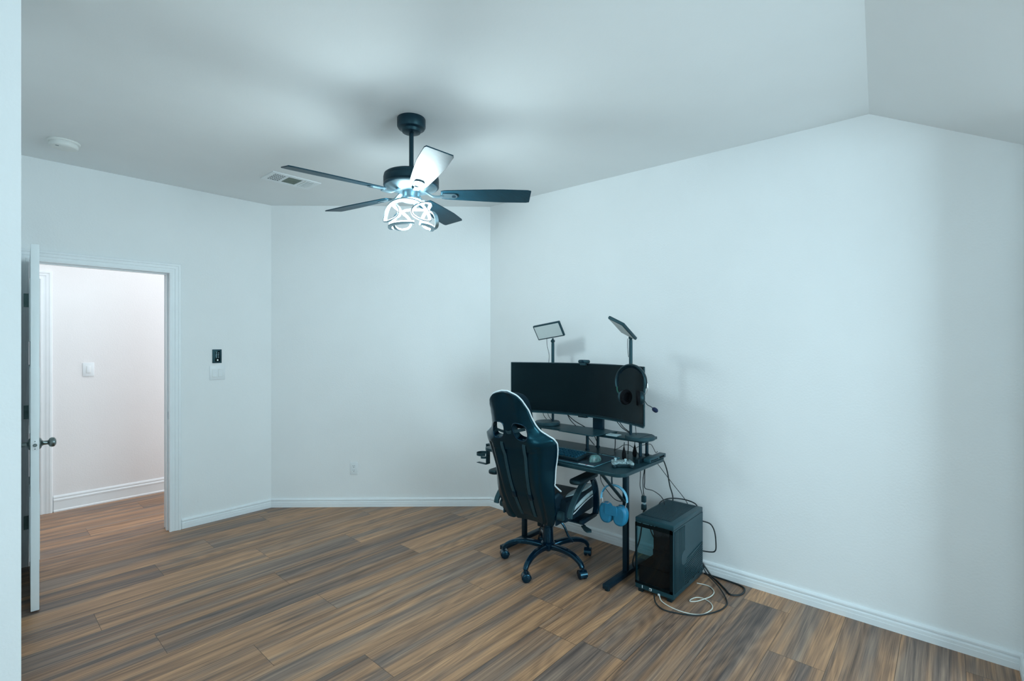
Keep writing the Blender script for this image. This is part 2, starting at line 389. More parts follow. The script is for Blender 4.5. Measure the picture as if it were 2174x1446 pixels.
# hallway
wallbox('wall_hall_back', (-1.2, 5.89, 0), (3.3, 6.01, 2.80), 'hallwall')
wallbox('wall_hall_left', (-1.2, BLy+TW, 0), (-1.08, 5.89, 2.80), 'hallwall')
wallbox('wall_hall_right', (3.2, 3.3, 0), (3.32, 5.89, 2.80), 'hallwall')
struct(MB().box((-1.2, BLy+TW, 2.74), (3.3, 5.9, 2.80)).build('ceiling_hall', 'ceil'))
# hall-side skin of the wall so the hall stays neutral
wallbox('wall_hall_front', (OX1+0.02, BLy+TW, 0), (3.2, BLy+TW+0.01, 2.74), 'hallwall')

# baseboards: profile swept along a run on the room side
def baseboard(name, p0, p1, n, h=0.078, t=0.016, tall=False):
    # profile (offset from wall, height)
    if tall: prof = [(0, 0), (0.020, 0), (0.020, 0.012), (0.014, 0.018), (0.014, 0.09), (0.017, 0.094), (0.017, 0.106), (0.010, 0.112), (0.012, 0.128), (0.006, 0.140), (0, 0.142)]
    else: prof = [(0, 0), (t, 0), (t, 0.030), (t-0.0015, 0.031), (t-0.002, 0.046), (t-0.008, 0.051), (t-0.009, 0.055), (t-0.002, 0.060), (t-0.002, 0.068), (t-0.007, 0.076), (0, h)]
    m = len(prof); vs = []
    for p in (p0, p1):
        for d, z in prof: vs.append((p[0]+n[0]*d, p[1]+n[1]*d, z))
    fs = [(k, (k+1) % m, m+(k+1) % m, m+k) for k in range(m)]+[tuple(range(m)), tuple(range(m, 2*m))[::-1]]
    return struct(MB().add(vs, fs).build(name, 'trim', angle=25))
baseboard('baseboard_left', (OX1+0.078, BLy), (BLx, BLy), (0, -1))
baseboard('baseboard_back', (BLx, BLy), (BRx, BRy), (-nx, -ny))
baseboard('baseboard_right', (BRx, BRy), (BRx, -0.254), (-1, 0))
baseboard('baseboard_front', (BRx, -0.254), (2.88, -0.254), (0, 1))
baseboard('baseboard_hall', (0.523, 5.89), (3.2, 5.89), (0, -1), tall=True)
# door casing
def casing(name, x0, x1, zt, y, s=-1, m='trim', wd=0.078):
    prof = [(0.0, 0), (0.0, 0.012), (0.004, 0.016), (0.016, 0.016), (0.018, 0.012), (0.036, 0.013), (0.038, 0.017), (0.058, 0.018), (0.060, 0.022), (wd-0.004, 0.022), (wd, 0.018), (wd, 0)]
    rows = []
    for w, d in prof:
        w -= 0.004
        rows.append([(x0-w, y+s*d, 0), (x0-w, y+s*d, zt+w), (x1+w, y+s*d, zt+w), (x1+w, y+s*d, 0)])
    mb = MB(); k = len(prof); vs = [p for r in rows for p in r]
    fs = []
    for i in range(k):
        j = (i+1) % k
        for q in range(3): fs.append((i*4+q, i*4+q+1, j*4+q+1, j*4+q))
    fs.append(tuple(i*4 for i in range(k))); fs.append(tuple(i*4+3 for i in range(k))[::-1])
    mb.add(vs, fs); return struct(mb.build(name, m, angle=20))
casing('trim_1', OX0, OX1, OZ, BLy)
casing('trim_2', -0.36, 0.442, 2.045, 5.89)
casing('trim_5', OX0, OX1, OZ, BLy+TW+0.01, s=1)
# jambs with stop
mb = MB()
mb.box((OX0-0.02, BLy-0.001, 0), (OX0, BLy+TW+0.011, OZ)); mb.box((OX1, BLy-0.001, 0), (OX1+0.02, BLy+TW+0.011, OZ)); mb.box((OX0-0.02, BLy-0.001, OZ), (OX1+0.02, BLy+TW+0.011, OZ+0.02))
mb.box((OX0, BLy+0.040, 0), (OX0+0.011, BLy+0.075, OZ)); mb.box((OX1-0.011, BLy+0.040, 0), (OX1, BLy+0.075, OZ)); mb.box((OX0+0.011, BLy+0.040, OZ-0.011), (OX1-0.011, BLy+0.075, OZ-0.0002))
struct(mb.build('trim_3', 'trim'))
stp = MB().box((OX1-0.003, BLy+0.006, 0.885), (OX1+0.001, BLy+0.034, 0.945), 0.001).build('strike_plate', 'chrome', origin=(OX1, BLy+0.02, 0.915)); tag(stp, 'small bright metal strike plate on the right door jamb', 'strike plate')
# hall closet door, closed behind its casing
hd = struct(MB().box((-0.36, 5.90, 0.005), (0.442, 5.935, 2.04), 0.002).build('door_2', 'door'))
MB().lathe([(0, -0.0), (0.026, 0), (0.026, 0.006), (0.011, 0.01), (0.011, 0.035), (0.024, 0.045), (0.028, 0.058), (0.022, 0.07), (0, 0.074)], (0.39, 5.90, 0.92), (0, -1, 0)).build('door_knob', 'nickel', hd)

# the open bedroom door, hinged on the left jamb, swung a little past square
ang = math.radians(3.3)
dr = bpy.data.objects.new('door_1', None); COL.objects.link(dr); dr.location = (OX0+0.004, BLy-0.012, 0); struct(dr)
DR = Matrix.Translation((OX0+0.004, BLy-0.012, 0)) @ Matrix.Rotation(-PI/2-ang, 4, 'Z')   # local +x runs to the latch edge
ORG[dr.name] = Vector(dr.location)
mb = MB(); L = 0.812; th = 0.035
# thickness towards +Y-local (which is world +X)
mb.box((0.003, 0.0, 0.008), (L, th, 2.038), 0.0025, DR)
mb.build('door_slab', 'door', dr)
mb = MB()
for z0, z1 in ((0.25, 0.62), (0.98, 1.35), (1.50, 1.86)):
    for a, b in ((0.11, 0.36), (0.45, 0.70)):
        for yy in ((-0.004, 0.001), (th-0.001, th+0.004)): mb.box((a, yy[0], z0), (b, yy[1], z1), 0.002, DR)
mb.build('raised_panels', 'door', dr)
for i, zc in enumerate((1.775, 1.03, 0.295)):
    h = MB()
    h.cyl((-0.002, -0.004, zc-0.048), (-0.002, -0.004, zc+0.048), 0.0065, seg=12, mtx=DR)
    h.box((-0.002, 0.002, zc-0.045), (0.001, 0.030, zc+0.045), mtx=DR)
    hg = h.build('hinge', 'hinge', dr)
    h = MB()   # leaf on the jamb / casing edge side
    h.box((OX0-0.024, BLy-0.0185, zc-0.045), (OX0+0.004, BLy-0.0145, zc+0.045)); h.build('hinge_leaf', 'hinge', dr)
zk = 0.925; xk = L-0.060
for s, y in ((-1, 0.0), (1, th)):
    k = MB(); k.lathe([(0, 0), (0.032, 0), (0.032, 0.004), (0.026, 0.009), (0.016, 0.013), (0.012, 0.018), (0.0115, 0.034), (0.015, 0.038), (0.024, 0.043), (0.0275, 0.053), (0.026, 0.063), (0.016, 0.070), (0, 0.072)], (xk, y, zk), (0, s, 0), 36, DR)
    k.build('door_knob', 'nickel', dr)
lp = MB().box((L-0.0005, 0.005, zk-0.029), (L+0.0012, 0.030, zk+0.029), 0.0005, DR).build('latch_plate', 'plate', dr)
lb = MB(); lb.lathe([(0.009, 0), (0.009, 0.003), (0.006, 0.006), (0, 0.006)], (L+0.001, 0.0175, zk), (1, 0, 0), 16, DR); lb.build('latch_bolt', 'nickel', lp)
sb = MB()
for dz in (-0.021, 0.021): sb.cyl((L+0.001, 0.0175, zk+dz), (L+0.002, 0.0175, zk+dz), 0.003, seg=10, mtx=DR)
sb.build('screws', 'nickel', lp)

# ================================================================== WALL AND CEILING FITTINGS
def onwall(org, u, n):   # local x along wall, y up, z out of the wall
    u = Vector(u).normalized(); n = Vector(n).normalized(); up = Vector((0, 0, 1))
    m = Matrix((u, up, n)).transposed().to_4x4(); m.translation = Vector(org); return m
# double rocker switch on the left wall
o = thing('double_light_switch', 'white double rocker light switch plate right of the open doorway, below the dark control', 'light switch', (1.4195, BLy, 1.2395))
W1 = onwall((1.4195, BLy, 1.2395), (1, 0, 0), (0, -1, 0))
MB().box((-0.0585, -0.0585, 0), (0.0585, 0.0585, 0.006), 0.0025, W1).build('wall_plate', 'plate', o)
for sx in (-0.023, 0.023):
    g = MB().box((sx-0.0172, -0.034, 0.005), (sx+0.0172, 0.034, 0.0068), 0.0003, W1).build('rocker_frame', 'detector', o)
    MB().prism([(sx-0.0155, -0.032), (sx+0.0155, -0.032), (sx+0.0155, 0.032), (sx-0.0155, 0.032)], 0.006, 0.009, W1).build('rocker', 'plate', g, bevel=0.001)
# dark control
o = thing('fan_control', 'dark blue-black wall control with two columns of pale buttons', 'wall control', (1.4165, BLy, 1.3795))
W2m = onwall((1.4165, BLy, 1.3795), (1, 0, 0), (0, -1, 0))
MB().box((-0.035, -0.0575, 0), (0.035, 0.0575, 0.007), 0.002, W2m).build('wall_plate', 'plasticgrey', o)
f = MB().box((-0.0165, -0.045, 0.0065), (0.0225, 0.045, 0.0095), 0.001, W2m).build('faceplate', 'screen', o)
for i in range(4):
    for sx in (-0.004, 0.010):
        MB().box((sx-0.003, 0.024-i*0.013, 0.009), (sx+0.003, 0.030-i*0.013, 0.0105), 0.0008, W2m).build('button', 'card', f)
MB().lathe([(0.0055, 0), (0.0055, 0.0015), (0, 0.002)], W2m @ Vector((0.003, -0.032, 0.009)), (0, -1, 0), 16).build('indicator', 'whiteled', f)
# outlet on the diagonal wall
oc = Vector((2.3675, 4.0475, 0.348)); oc = Vector((BLx, BLy, 0))+Vector((ux, uy, 0))*((oc-Vector((BLx, BLy, 0))).dot(Vector((ux, uy, 0)))); oc.z = 0.348
def outlet(name, label, c, u, n, w=0.035, h=0.0575, holes=True):
    o = thing(name, label, 'power outlet', c); WM = onwall(c, u, n)
    MB().box((-w, -h, 0), (w, h, 0.005), 0.002, WM).build('wall_plate', 'plate', o)
    for zc in (0.0195, -0.0195):
        r = MB().prism(rrect(-0.017, zc-0.0145, 0.017, zc+0.0145, 0.008), 0.0048, 0.0065, WM).build('receptacle', 'plate', o)
        s = MB(); s.box((-0.008, zc+0.001, 0.006), (-0.0055, zc+0.009, 0.0068), mtx=WM); s.box((0.0055, zc+0.002, 0.006), (0.008, zc+0.009, 0.0068), mtx=WM)
        s.lathe([(0.0032, 0.006), (0.0032, 0.0068), (0, 0.0068)], (0, zc-0.007, 0), (0, 0, 1), 12, WM); s.build('slots', 'socket', r)
    return o
outlet('power_outlet', 'white duplex power outlet low on the diagonal wall, left of the chair', oc, (ux, uy, 0), (-nx, -ny, 0))
outlet('power_outlet', 'white power outlet low on the wall under the desk, seen behind the chair column', (BRx, 2.46, 0.30), (0, -1, 0), (-1, 0, 0))
# hall switch
o = thing('light_switch', 'white single rocker light switch on the bright hallway wall', 'light switch', (0.759, 5.89, 1.2475))
W3 = onwall((0.759, 5.89, 1.2475), (1, 0, 0), (0, -1, 0))
MB().box((-0.040, -0.0625, 0), (0.040, 0.0625, 0.007), 0.003, W3).build('wall_plate', 'plate', o)
f = MB().box((-0.017, -0.034, 0.006), (0.017, 0.034, 0.0085), 0.0005, W3).build('rocker_frame', 'detector', o)
MB().box((-0.014, -0.031, 0.008), (0.014, 0.031, 0.011), 0.001, W3).build('rocker', 'plate', f)
# smoke detector
o = thing('smoke_detector', 'round off-white smoke detector on the ceiling above the doorway', 'smoke detector', (0.412, 4.10, H))
MB().lathe([(0, 0), (0.079, 0), (0.080, -0.005), (0.076, -0.010), (0.070, -0.011), (0.070, -0.014)], (0.412, 4.10, H), seg=48).build('mounting_base', 'detector', o)
b = MB().lathe([(0, -0.010), (0.067, -0.012), (0.070, -0.016), (0.070, -0.030), (0.064, -0.038), (0.058, -0.040), (0, -0.041)], (0.412, 4.10, H), seg=48).build('cover', 'detector', o)
MB().box((0.37, 4.06, H-0.0425), (0.385, 4.066, H-0.0405)).build('test_button', 'socket', b)
# ceiling vent
vx0, vx1, vy0, vy1 = 1.492, 1.855, 3.655, 3.88
o = thing('ceiling_vent', 'white rectangular ceiling air vent with three louvre banks behind the fan blade', 'air vent', ((vx0+vx1)/2, (vy0+vy1)/2, H))
def ringframe(x0, y0, x1, y1, bars, z0, z1):
    m = MB(); m.box((x0, y0, z0), (x1, y0+0.035, z1)); m.box((x0, y1-0.035, z0), (x1, y1, z1)); m.box((x0, y0+0.035, z0), (x0+0.03, y1-0.035, z1)); m.box((x1-0.03, y0+0.035, z0), (x1, y1-0.035, z1))
    for a, b in bars: m.box((a, y0+0.035, z0), (b, y1-0.035, z1))
    return m
ringframe(vx0, vy0, vx1, vy1, [(vx0+0.115, vx0+0.13), (vx0+0.235, vx0+0.25)], H-0.007, H).build('vent_frame', 'plate', o)
MB().box((vx0+0.03, vy0+0.035, H-0.0025), (vx0+0.115, vy1-0.035, H-0.0005)).build('duct_opening', 'slot', o)
MB().box((vx0+0.13, vy0+0.035, H-0.0025), (vx0+0.235, vy1-0.035, H-0.0005)).build('duct_filter', 'duct', o)
MB().box((vx0+0.25, vy0+0.035, H-0.0025), (vx1-0.03, vy1-0.035, H-0.0005)).build('closed_damper', 'detector', o)
for i in range(5):
    x = vx0+0.042+i*0.0165; MB().box((x, vy0+0.035, H-0.008), (x+0.0035, vy1-0.035, H-0.002)).build('louvre', 'plate', o)
for i in range(5):
    x = vx0+0.262+i*0.0145; MB().box((x, vy0+0.035, H-0.008), (x+0.009, vy1-0.035, H-0.002)).build('louvre', 'plate', o)
m = MB()
for i in range(4): m.box((vx0+0.03, vy0+0.06+i*0.032, H-0.0075), (vx0+0.115, vy0+0.064+i*0.032, H-0.003))
m.build('cross_louvres', 'plate', o)

# ================================================================== CEILING FAN
FX, FY = 1.660, 2.235
fan = thing('ceiling_fan', 'black five-blade ceiling fan with glowing looped ribbon light, hanging from the ceiling', 'ceiling fan', (FX, FY, H))
c = (FX, FY, 0)
cn = MB().lathe([(0.0, H), (0.076, H), (0.078, H-0.004), (0.078, H-0.045), (0.072, H-0.056), (0.056, H-0.062), (0.054, H-0.066), (0.050, H-0.076), (0.030, H-0.083), (0, H-0.083)], c, seg=48).build('canopy', 'fanblack', fan)
MB().cyl((FX, FY, 2.43), (FX, FY, 2.67), 0.0125, seg=24).build('downrod', 'fanblack', fan)
MB().lathe([(0, 2.462), (0.018, 2.462), (0.018, 2.436), (0.026, 2.432), (0.140, 2.428), (0.148, 2.422), (0.150, 2.414), (0.1485, 2.410), (0.152, 2.406), (0.152, 2.376), (0.149, 2.372), (0.152, 2.368), (0.152, 2.362), (0.146, 2.357), (0, 2.357)], c, seg=64).build('motor_housing', 'fanblack', fan)
MB().lathe([(0.143, 2.358), (0.140, 2.354), (0.085, 2.335), (0.062, 2.330), (0.0, 2.330)], c, seg=64).build('motor_underplate', 'fansilver', fan)
MB().lathe([(0.048, 2.332), (0.048, 2.302), (0.058, 2.296), (0.058, 2.286), (0.05, 2.280), (0, 2.280)], c, seg=48).build('light_hub', 'fansilver', fan)
BZ = 2.318
def blade_mesh():
    # lengthwise x, root narrow, tip wide, pitched
    m = MB(); n = 26; R0, R1 = 0.165, 0.665; top = []; 
    def hw(t): return 0.045+0.022*min(1, t*1.5)**1.0+0.003*math.sin(t*PI)
    out = []
    for i in range(n+1):
        t = i/n; x = R0+(R1-R0)*t
        w = hw(t)
        if t < 0.05: w *= 0.86+0.14*math.sin(t/0.05*PI/2)
        if t > 0.985: w -= 0.006*(t-0.985)/0.015
        out.append((x, w))
    poly = [(x, -w) for x, w in out]+[(x, w) for x, w in out[::-1]]
    return poly
poly = blade_mesh()
pitch = math.radians(-12)
for k in range(5):
    a = math.radians(-44.2+72*k)
    R = Matrix.Translation((FX, FY, BZ)) @ Matrix.Rotation(a, 4, 'Z') @ Matrix.Rotation(pitch, 4, 'X')
    bl = MB().prism(poly, 0.0, 0.0055, R).build('blade', 'blade', fan, bevel=0.0012)
    # blade iron: arm from hub, widening to an oval plate with a slot
    im = MB(); RR = Matrix.Translation((FX, FY, BZ)) @ Matrix.Rotation(a, 4, 'Z')
    im.sweep([RR @ Vector(p) for p in spline([(0.060, 0, 0.024), (0.085, 0, 0.012), (0.115, 0, -0.006), (0.145, 0, -0.010), (0.175, 0, -0.007)], 5)], [(-0.015, -0.0035), (0.015, -0.0035), (0.015, 0.0035), (-0.015, 0.0035)])
    im.prism([(0.255+0.012*math.cos(q)*0+x, y) for q, (x, y) in enumerate(rrect(-0.095, -0.026, 0.0, 0.026, 0.024))], -0.0065, -0.0005, R)
    ir = im.build('blade_iron', 'fansilver', fan)
    MB().prism(rrect(0.225, -0.012, 0.246, 0.012, 0.006), -0.0075, -0.006, R).build('slot', 'fanblack', ir)
# looped light ribbon: a band wound in loops round the hub
pts = []; ups = []; N = 480; n = 4; Rr = 0.122
phase = math.radians(-97.6)
for i in range(N):
    t = 2*PI*i/N
    th_ = t+phase-0.85*math.sin(n*t)
    z = 2.205-0.058*math.cos(n*t)
    r = Rr+0.016*math.cos(n*t)+0.013*math.sin(n*t)
    pts.append(Vector((FX+r*math.cos(th_), FY+r*math.sin(th_), z))); ups.append(Vector((math.cos(th_), math.sin(th_), 0)))
# the glowing face looks to the inside of each loop
ups = [ups[i].cross((pts[(i+1) % N]-pts[i-1]).normalized()).normalized() for i in range(N)]
if ups[int(N/n/2)].z > 0: ups = [-u for u in ups]
ch = MB().sweep(pts, [(-0.0100, -0.0045), (0.0100, -0.0045), (0.0100, 0.0015), (-0.0100, 0.0015)], True, ups=ups).build('ribbon_channel', 'fansilver', fan)
MB().sweep([p+u*0.001 for p, u in zip(pts, ups)], [(-0.0060, 0.0002), (0.0060, 0.0002), (0.0045, 0.0052), (-0.0045, 0.0052)], True, ups=ups).build('glowing_strip', 'led', ch)
# two open arcs closing the bottom, lit on their inner side
for a0, a1 in ((-115, 7), (23, 112)):
    pp = []; uu = []
    for i in range(60):
        a = math.radians(-126.6+a0+(a1-a0)*i/59); pp.append((FX+0.117*math.cos(a), FY+0.117*math.sin(a), 2.135)); uu.append((0, 0, 1))
    q = MB().sweep(pp, [(-0.0100, -0.0075), (0.0100, -0.0075), (0.0100, 0.0020), (-0.0100, 0.0020)], ups=uu).build('ribbon_arc', 'fansilver', fan)
    MB().sweep([Vector(p)+Vector((0, 0, 0.0025)) for p in pp], [(-0.007, -0.001), (0.007, -0.001), (0.0052, 0.007), (-0.0052, 0.007)], ups=uu).build('glowing_strip', 'led', q)
lamp = bpy.data.lights.new('fan_lamp_light', 'POINT'); lamp.energy = 29; lamp.shadow_soft_size = 0.10; lamp.color = (0.76, 0.95, 1.0)
lo = bpy.data.objects.new('fan_lamp_light', lamp); COL.objects.link(lo); lo.location = (FX, FY, 2.20)
for k in range(4):
    a = math.radians(-97.6)+k*PI/2+PI/4
    MB().tube([(FX+0.03*math.cos(a), FY+0.03*math.sin(a), 2.284), (FX+0.07*math.cos(a), FY+0.07*math.sin(a), 2.282), (FX+0.108*math.cos(a), FY+0.108*math.sin(a), 2.266)], 0.004, 8).build('spoke', 'fansilver', fan)

# ================================================================== DESK
DX0, DX1, DY0, DY1, DZ = 2.445, 3.030, 1.362, 2.470, 0.752
CY = 2.498
desk = thing('desk', 'black sit-stand desk with a raised rear shelf standing against the right wall', 'desk', (2.76, 1.9, 0))
MB().prism(rrect(DX0, DY0, DX1, DY1, 0.06, 10), DZ-0.02, DZ).build('desktop', 'desk', desk, bevel=0.002)
for i, yc in enumerate((1.538, 2.385)):
    lg = MB().box((2.795, yc-0.016, 0.040), (2.827, yc+0.016, DZ-0.040), 0.003).build('leg', 'frame', desk)
    MB().box((2.56, yc-0.020, 0.012), (3.04, yc+0.020, 0.042), 0.004).build('foot', 'frame', lg)
    for xx in (2.585, 3.015): MB().cyl((xx, yc, 0), (xx, yc, 0.013), 0.016).build('foot_glide', 'plastic', lg)
    MB().sweep([(2.50, yc, DZ-0.022), (2.80, yc, 0.475)], [(-0.013, -0.003), (0.013, -0.003), (0.013, 0.003), (-0.013, 0.003)], up=(1, 0, 1)).build('brace', 'plasticgrey', lg)
    MB().box((2.55, yc-0.022, DZ-0.045), (3.0, yc+0.022, DZ-0.02), 0.002).build('top_bracket', 'frame', lg)
MB().box((2.79, 1.57, DZ-0.055), (2.83, 2.36, DZ-0.02), 0.002).build('crossbar', 'frame', desk)
hk = MB(); hk.tube([(2.70, 1.575, DZ-0.02), (2.70, 1.575, 0.63), (2.695, 1.57, 0.612), (2.68, 1.565, 0.607), (2.66, 1.56, 0.612)], 0.005, 8)
hk.build('headphone_hook', 'frame', desk)
SH = MB().prism(rrect(2.845, 1.43, 3.040, 2.43, 0.012), 0.860, 0.876).build('raised_shelf', 'desk', desk, bevel=0.0015)
for (x, y) in ((2.87, 1.467), (3.005, 1.49), (2.87, 1.865), (3.005, 1.865), (2.87, 2.39), (3.005, 2.39)):
    MB().lathe([(0.016, DZ), (0.016, DZ+0.006), (0.0105, DZ+0.010), (0.0105, 0.852), (0.014, 0.856), (0.014, 0.860)], (x, y, 0), seg=20).build('shelf_post', 'frame', desk)

# cup holder clamped to the left end
o = thing('cup_holder', 'dark metal clamp-on cup holder jutting from the left end of the desk', 'cup holder', (2.56, CY+0.01, DZ))
MB().box((2.535, DY1-0.07, DZ+0.0005), (2.575, CY+0.022, DZ+0.004), 0.001).build('clamp_plate', 'plasticgrey', o)
MB().box((2.535, CY+0.018, 0.605), (2.575, CY+0.023, DZ+0.004), 0.001).build('bracket', 'plasticgrey', o)
MB().box((2.53, CY+0.018, 0.604), (2.56, CY+0.115, 0.608), 0.001).build('foot_bar', 'plasticgrey', o)
ring = []
for i in range(33):
    a = math.radians(-90+20+320*i/32); ring.append((2.55+0.044*math.cos(a), CY+0.070+0.044*math.sin(a), 0.675))
MB().sweep(ring, [(-0.0015, -0.010), (0.0015, -0.010), (0.0015, 0.010), (-0.0015, 0.010)]).build('cup_ring', 'plasticgrey', o)
ring = [(2.55+0.034*math.cos(math.radians(180+i*6)), CY+0.055+0.034*math.sin(math.radians(180+i*6)), 0.655) for i in range(31)]
MB().sweep(ring, [(-0.0015, -0.008), (0.0015, -0.008), (0.0015, 0.008), (-0.0015, 0.008)]).build('inner_ring', 'plasticgrey', o)
MB().cyl((2.555, CY+0.010, 0.668), (2.555, CY+0.032, 0.668), 0.008).build('screw_knob', 'frame', o)

# ================================================================== MONITOR
mon = thing('computer_monitor', 'very wide curved black computer monitor, switched off, on the desk shelf', 'monitor', (2.985, 1.87, 0.876))
R_ = 1.0; MY = 1.940; half = 0.545
def scr_x(y): dyy = y-MY; return 2.93-(R_-math.sqrt(R_*R_-dyy*dyy))
Z0, Z1 = 0.978, 1.346
N = 48
front = []; back = []
for i in range(N+1):
    y = MY-half+2*half*i/N; x = scr_x(y); nv = Vector((R_*0+ (2.93-R_)-x, MY-y, 0)).normalized()  # towards the centre of curvature
    tk = 0.012+0.035*math.exp(-((y-MY)/0.30)**4)
    front.append((x, y)); back.append((x-nv.x*tk, y-nv.y*tk))
MB().prism(front+back[::-1], Z0, Z1).build('housing', 'plastic', mon, bevel=0.003)
inner = [(scr_x(MY-(half-0.006)+2*(half-0.006)*i/N), MY-(half-0.006)+2*(half-0.006)*i/N) for i in range(N+1)]
MB().prism([(x-0.0012, y) for x, y in inner]+[(x+0.002, y) for x, y in inner][::-1], Z0+0.012, Z1-0.006).build('screen', 'screen', mon)
MB().prism([(x-0.002+((2.93-R_)-x)*0.002, y) for x, y in front]+[(x+0.012, y) for x, y in front][::-1], Z0-0.009, Z0+0.001).build('bottom_trim', 'casebody', mon)
MB().box((2.915, MY-0.035, Z0-0.016), (2.945, MY+0.035, Z0), 0.003).build('sensor_bump', 'plastic', mon)
MB().box((2.965, 1.805, 0.884), (3.000, 1.885, 1.18), 0.006).build('stand_column', 'frame', mon)
MB().prism([(2.757, 2.03), (2.738, 1.74), (2.980, 1.695), (3.035, 1.84), (2.95, 2.09)], 0.8765, 0.884).build('stand_base', 'casebody', mon, bevel=0.002)
wc = thing('webcam', 'small dark webcam clipped on the top edge of the monitor', 'webcam', (2.935, 1.928, Z1))
MB().box((2.905, 1.888, Z1+0.001), (2.945, 1.970, Z1+0.026), 0.010, seg=3).build('camera_body', 'plasticgrey', wc)
MB().cyl((2.907, 1.928, Z1+0.0135), (2.902, 1.928, Z1+0.0135), 0.009).build('lens', 'gloss', wc)
MB().box((2.90, 1.905, Z1-0.012), (2.9245, 1.950, Z1+0.003), 0.002).build('clip', 'plasticgrey', wc)

# ================================================================== LIGHT PANELS
def frame_mtx(cen, ex, ey):
    ex = Vector(ex).normalized(); ey = Vector(ey); ey = (ey-ex*ey.dot(ex)).normalized(); ez = ex.cross(ey)
    m = Matrix((ex, ey, ez)).transposed().to_4x4(); m.translation = Vector(cen); return m
def panel_light(label, base, pole, ztop, cen, ex, ey, w, h, flip=1):
    o = thing('panel_light', label, 'panel light', (base[0], base[1], 0.876), group='photo light panels on the desk shelf')
    b = MB().lathe([(0, 0.8765), (0.090, 0.8765), (0.094, 0.880), (0.094, 0.896), (0.090, 0.9005), (0, 0.9005)], (base[0], base[1], 0), seg=48).build('base', 'plasticgrey', o)
    MB().box((base[0]-0.085, base[1]-0.0425, 0.9003), (base[0]+0.085, base[1]-0.0395, 0.9012)).build('groove', 'slot', b)
    MB().cyl((pole[0], pole[1], 0.90), (pole[0], pole[1], ztop-0.03), 0.0095, seg=16).build('pole', 'frame', o)
    MB().cyl((pole[0], pole[1], ztop-0.22), (pole[0], pole[1], ztop-0.035), 0.0115, seg=16).build('pole_sleeve', 'plasticgrey', o)
    FM = frame_mtx(cen, ex, ey)
    j = MB(); j.cyl((pole[0]-0.014, pole[1]-0.006, ztop-0.02), (pole[0]+0.014, pole[1]+0.006, ztop-0.02), 0.013, seg=16); j.cyl((pole[0], pole[1], ztop-0.03), (pole[0], pole[1], ztop+0.002), 0.007, seg=12)
    j.build('tilt_joint', 'plastic', o)
    hd = MB().box((-w/2, -h/2, -0.010), (w/2, h/2, 0.010), 0.005, FM).build('lamp_head', 'plasticgrey', o)
    z = 0.010*flip
    MB().box((-w/2+0.010, -h/2+0.010, min(z, z+0.0012*flip)), (w/2-0.010, h/2-0.010, max(z, z+0.0012*flip)), 0, FM).build('diffuser', 'panelface', hd)
    return o
# left one: faces the room, tipped forward
n1 = Vector((-0.90, -0.03, -0.43))
ex1 = Vector((0.02, -0.234, 0.034)); ey1 = Vector((-0.055, -0.012, 0.105))
panel_light('flat panel light on a thin pole behind the monitor, left of the webcam, tilted forward', (2.935, 2.262), (2.965, 2.235), 1.525, (2.935, 2.250, 1.584), ex1, ey1, 0.236, 0.122, flip=1)
s_ = 2.875/2.93
a_ = Vector((.2157, .0234, -.090))*s_; b_ = Vector((-.0175, -.1138, -.0486))*s_
M_ = Vector((2.875, 1.548, 1.541))
panel_light('panel light turned nearly edge-on above the right end of the monitor, lit face angled down', (2.880, 1.475), (2.870, 1.535), 1.545, M_-a_/2, a_, b_, a_.length, b_.length, flip=1)

# ================================================================== HEADSET hung on the monitor corner
hs = thing('gaming_headset', 'black headset with boom microphone hung over the right corner of the monitor', 'headset', (2.72, 1.46, 1.34))
hc_ = Vector((2.715, 1.452, 1.252)); hx = Vector((0.10, -1, 0)).normalized(); hz = Vector((0, 0, 1))
def hp(a, r=0.094, off=0.0): return hc_+hx*(r*1.0*math.cos(a))+hz*(r*1.10*math.sin(a))+Vector((-off, 0, 0))
arc = [hp(math.radians(-18+216*i/40)) for i in range(41)]
MB().sweep(arc, [(0.019*math.cos(q*PI/5), 0.0085*math.sin(q*PI/5)) for q in range(10)], ups=[(p-hc_).normalized() for p in arc]).build('headband', 'plastic', hs)
ar2 = [hp(math.radians(35+110*i/24), 0.085) for i in range(25)]
MB().sweep(ar2, [(0.014*math.cos(q*PI/5), 0.006*math.sin(q*PI/5)) for q in range(10)], ups=[(p-hc_).normalized() for p in ar2]).build('band_cushion', 'fabric', hs)
# yokes and cups
for sgn in (-1, 1):
    c0 = hc_+hx*(0.068 if sgn > 0 else -0.038)+hz*(-0.092)+Vector((-0.010, 0, 0)); axv = (hx*0.93+Vector((-0.36, 0, 0))).normalized() if sgn < 0 else (hx*-0.90+Vector((-0.42, 0, 0))).normalized()
    cup = MB().lathe([(0, -0.024), (0.026, -0.024), (0.036, -0.018), (0.041, -0.006), (0.041, 0.004)], c0, axv, 32).build('ear_cup', 'plasticgrey' if sgn < 0 else 'plastic', hs)
    MB().lathe([(0.041, 0.004), (0.047, 0.010), (0.048, 0.018), (0.043, 0.026), (0.030, 0.027), (0.024, 0.018), (0, 0.016)], c0, axv, 32).build('ear_cushion', 'slot', cup)
    yk = MB(); p0 = hp(math.radians(-18 if sgn > 0 else 198)); yk.tube([p0, p0+Vector((0, 0, -0.035))-hx*sgn*0.004, c0-axv*0.02+Vector((0, 0, 0.012))], 0.005, 8, smooth=5); yk.build('yoke', 'plasticgrey', hs)
gl = MB(); p0 = hp(math.radians(200)); gl.tube([p0+Vector((-0.008, 0, 0.01)), p0+Vector((-0.009, -0.004, -0.018)), p0+Vector((-0.009, -0.014, -0.032))], 0.0018, 6); gl.build('accent_line', 'green', hs)
MB().tube([hp(math.radians(-2), 0.105), hp(math.radians(-20), 0.112), hp(math.radians(-40), 0.112)], 0.0016, 6, smooth=6).build('wire', 'chrome', hs)
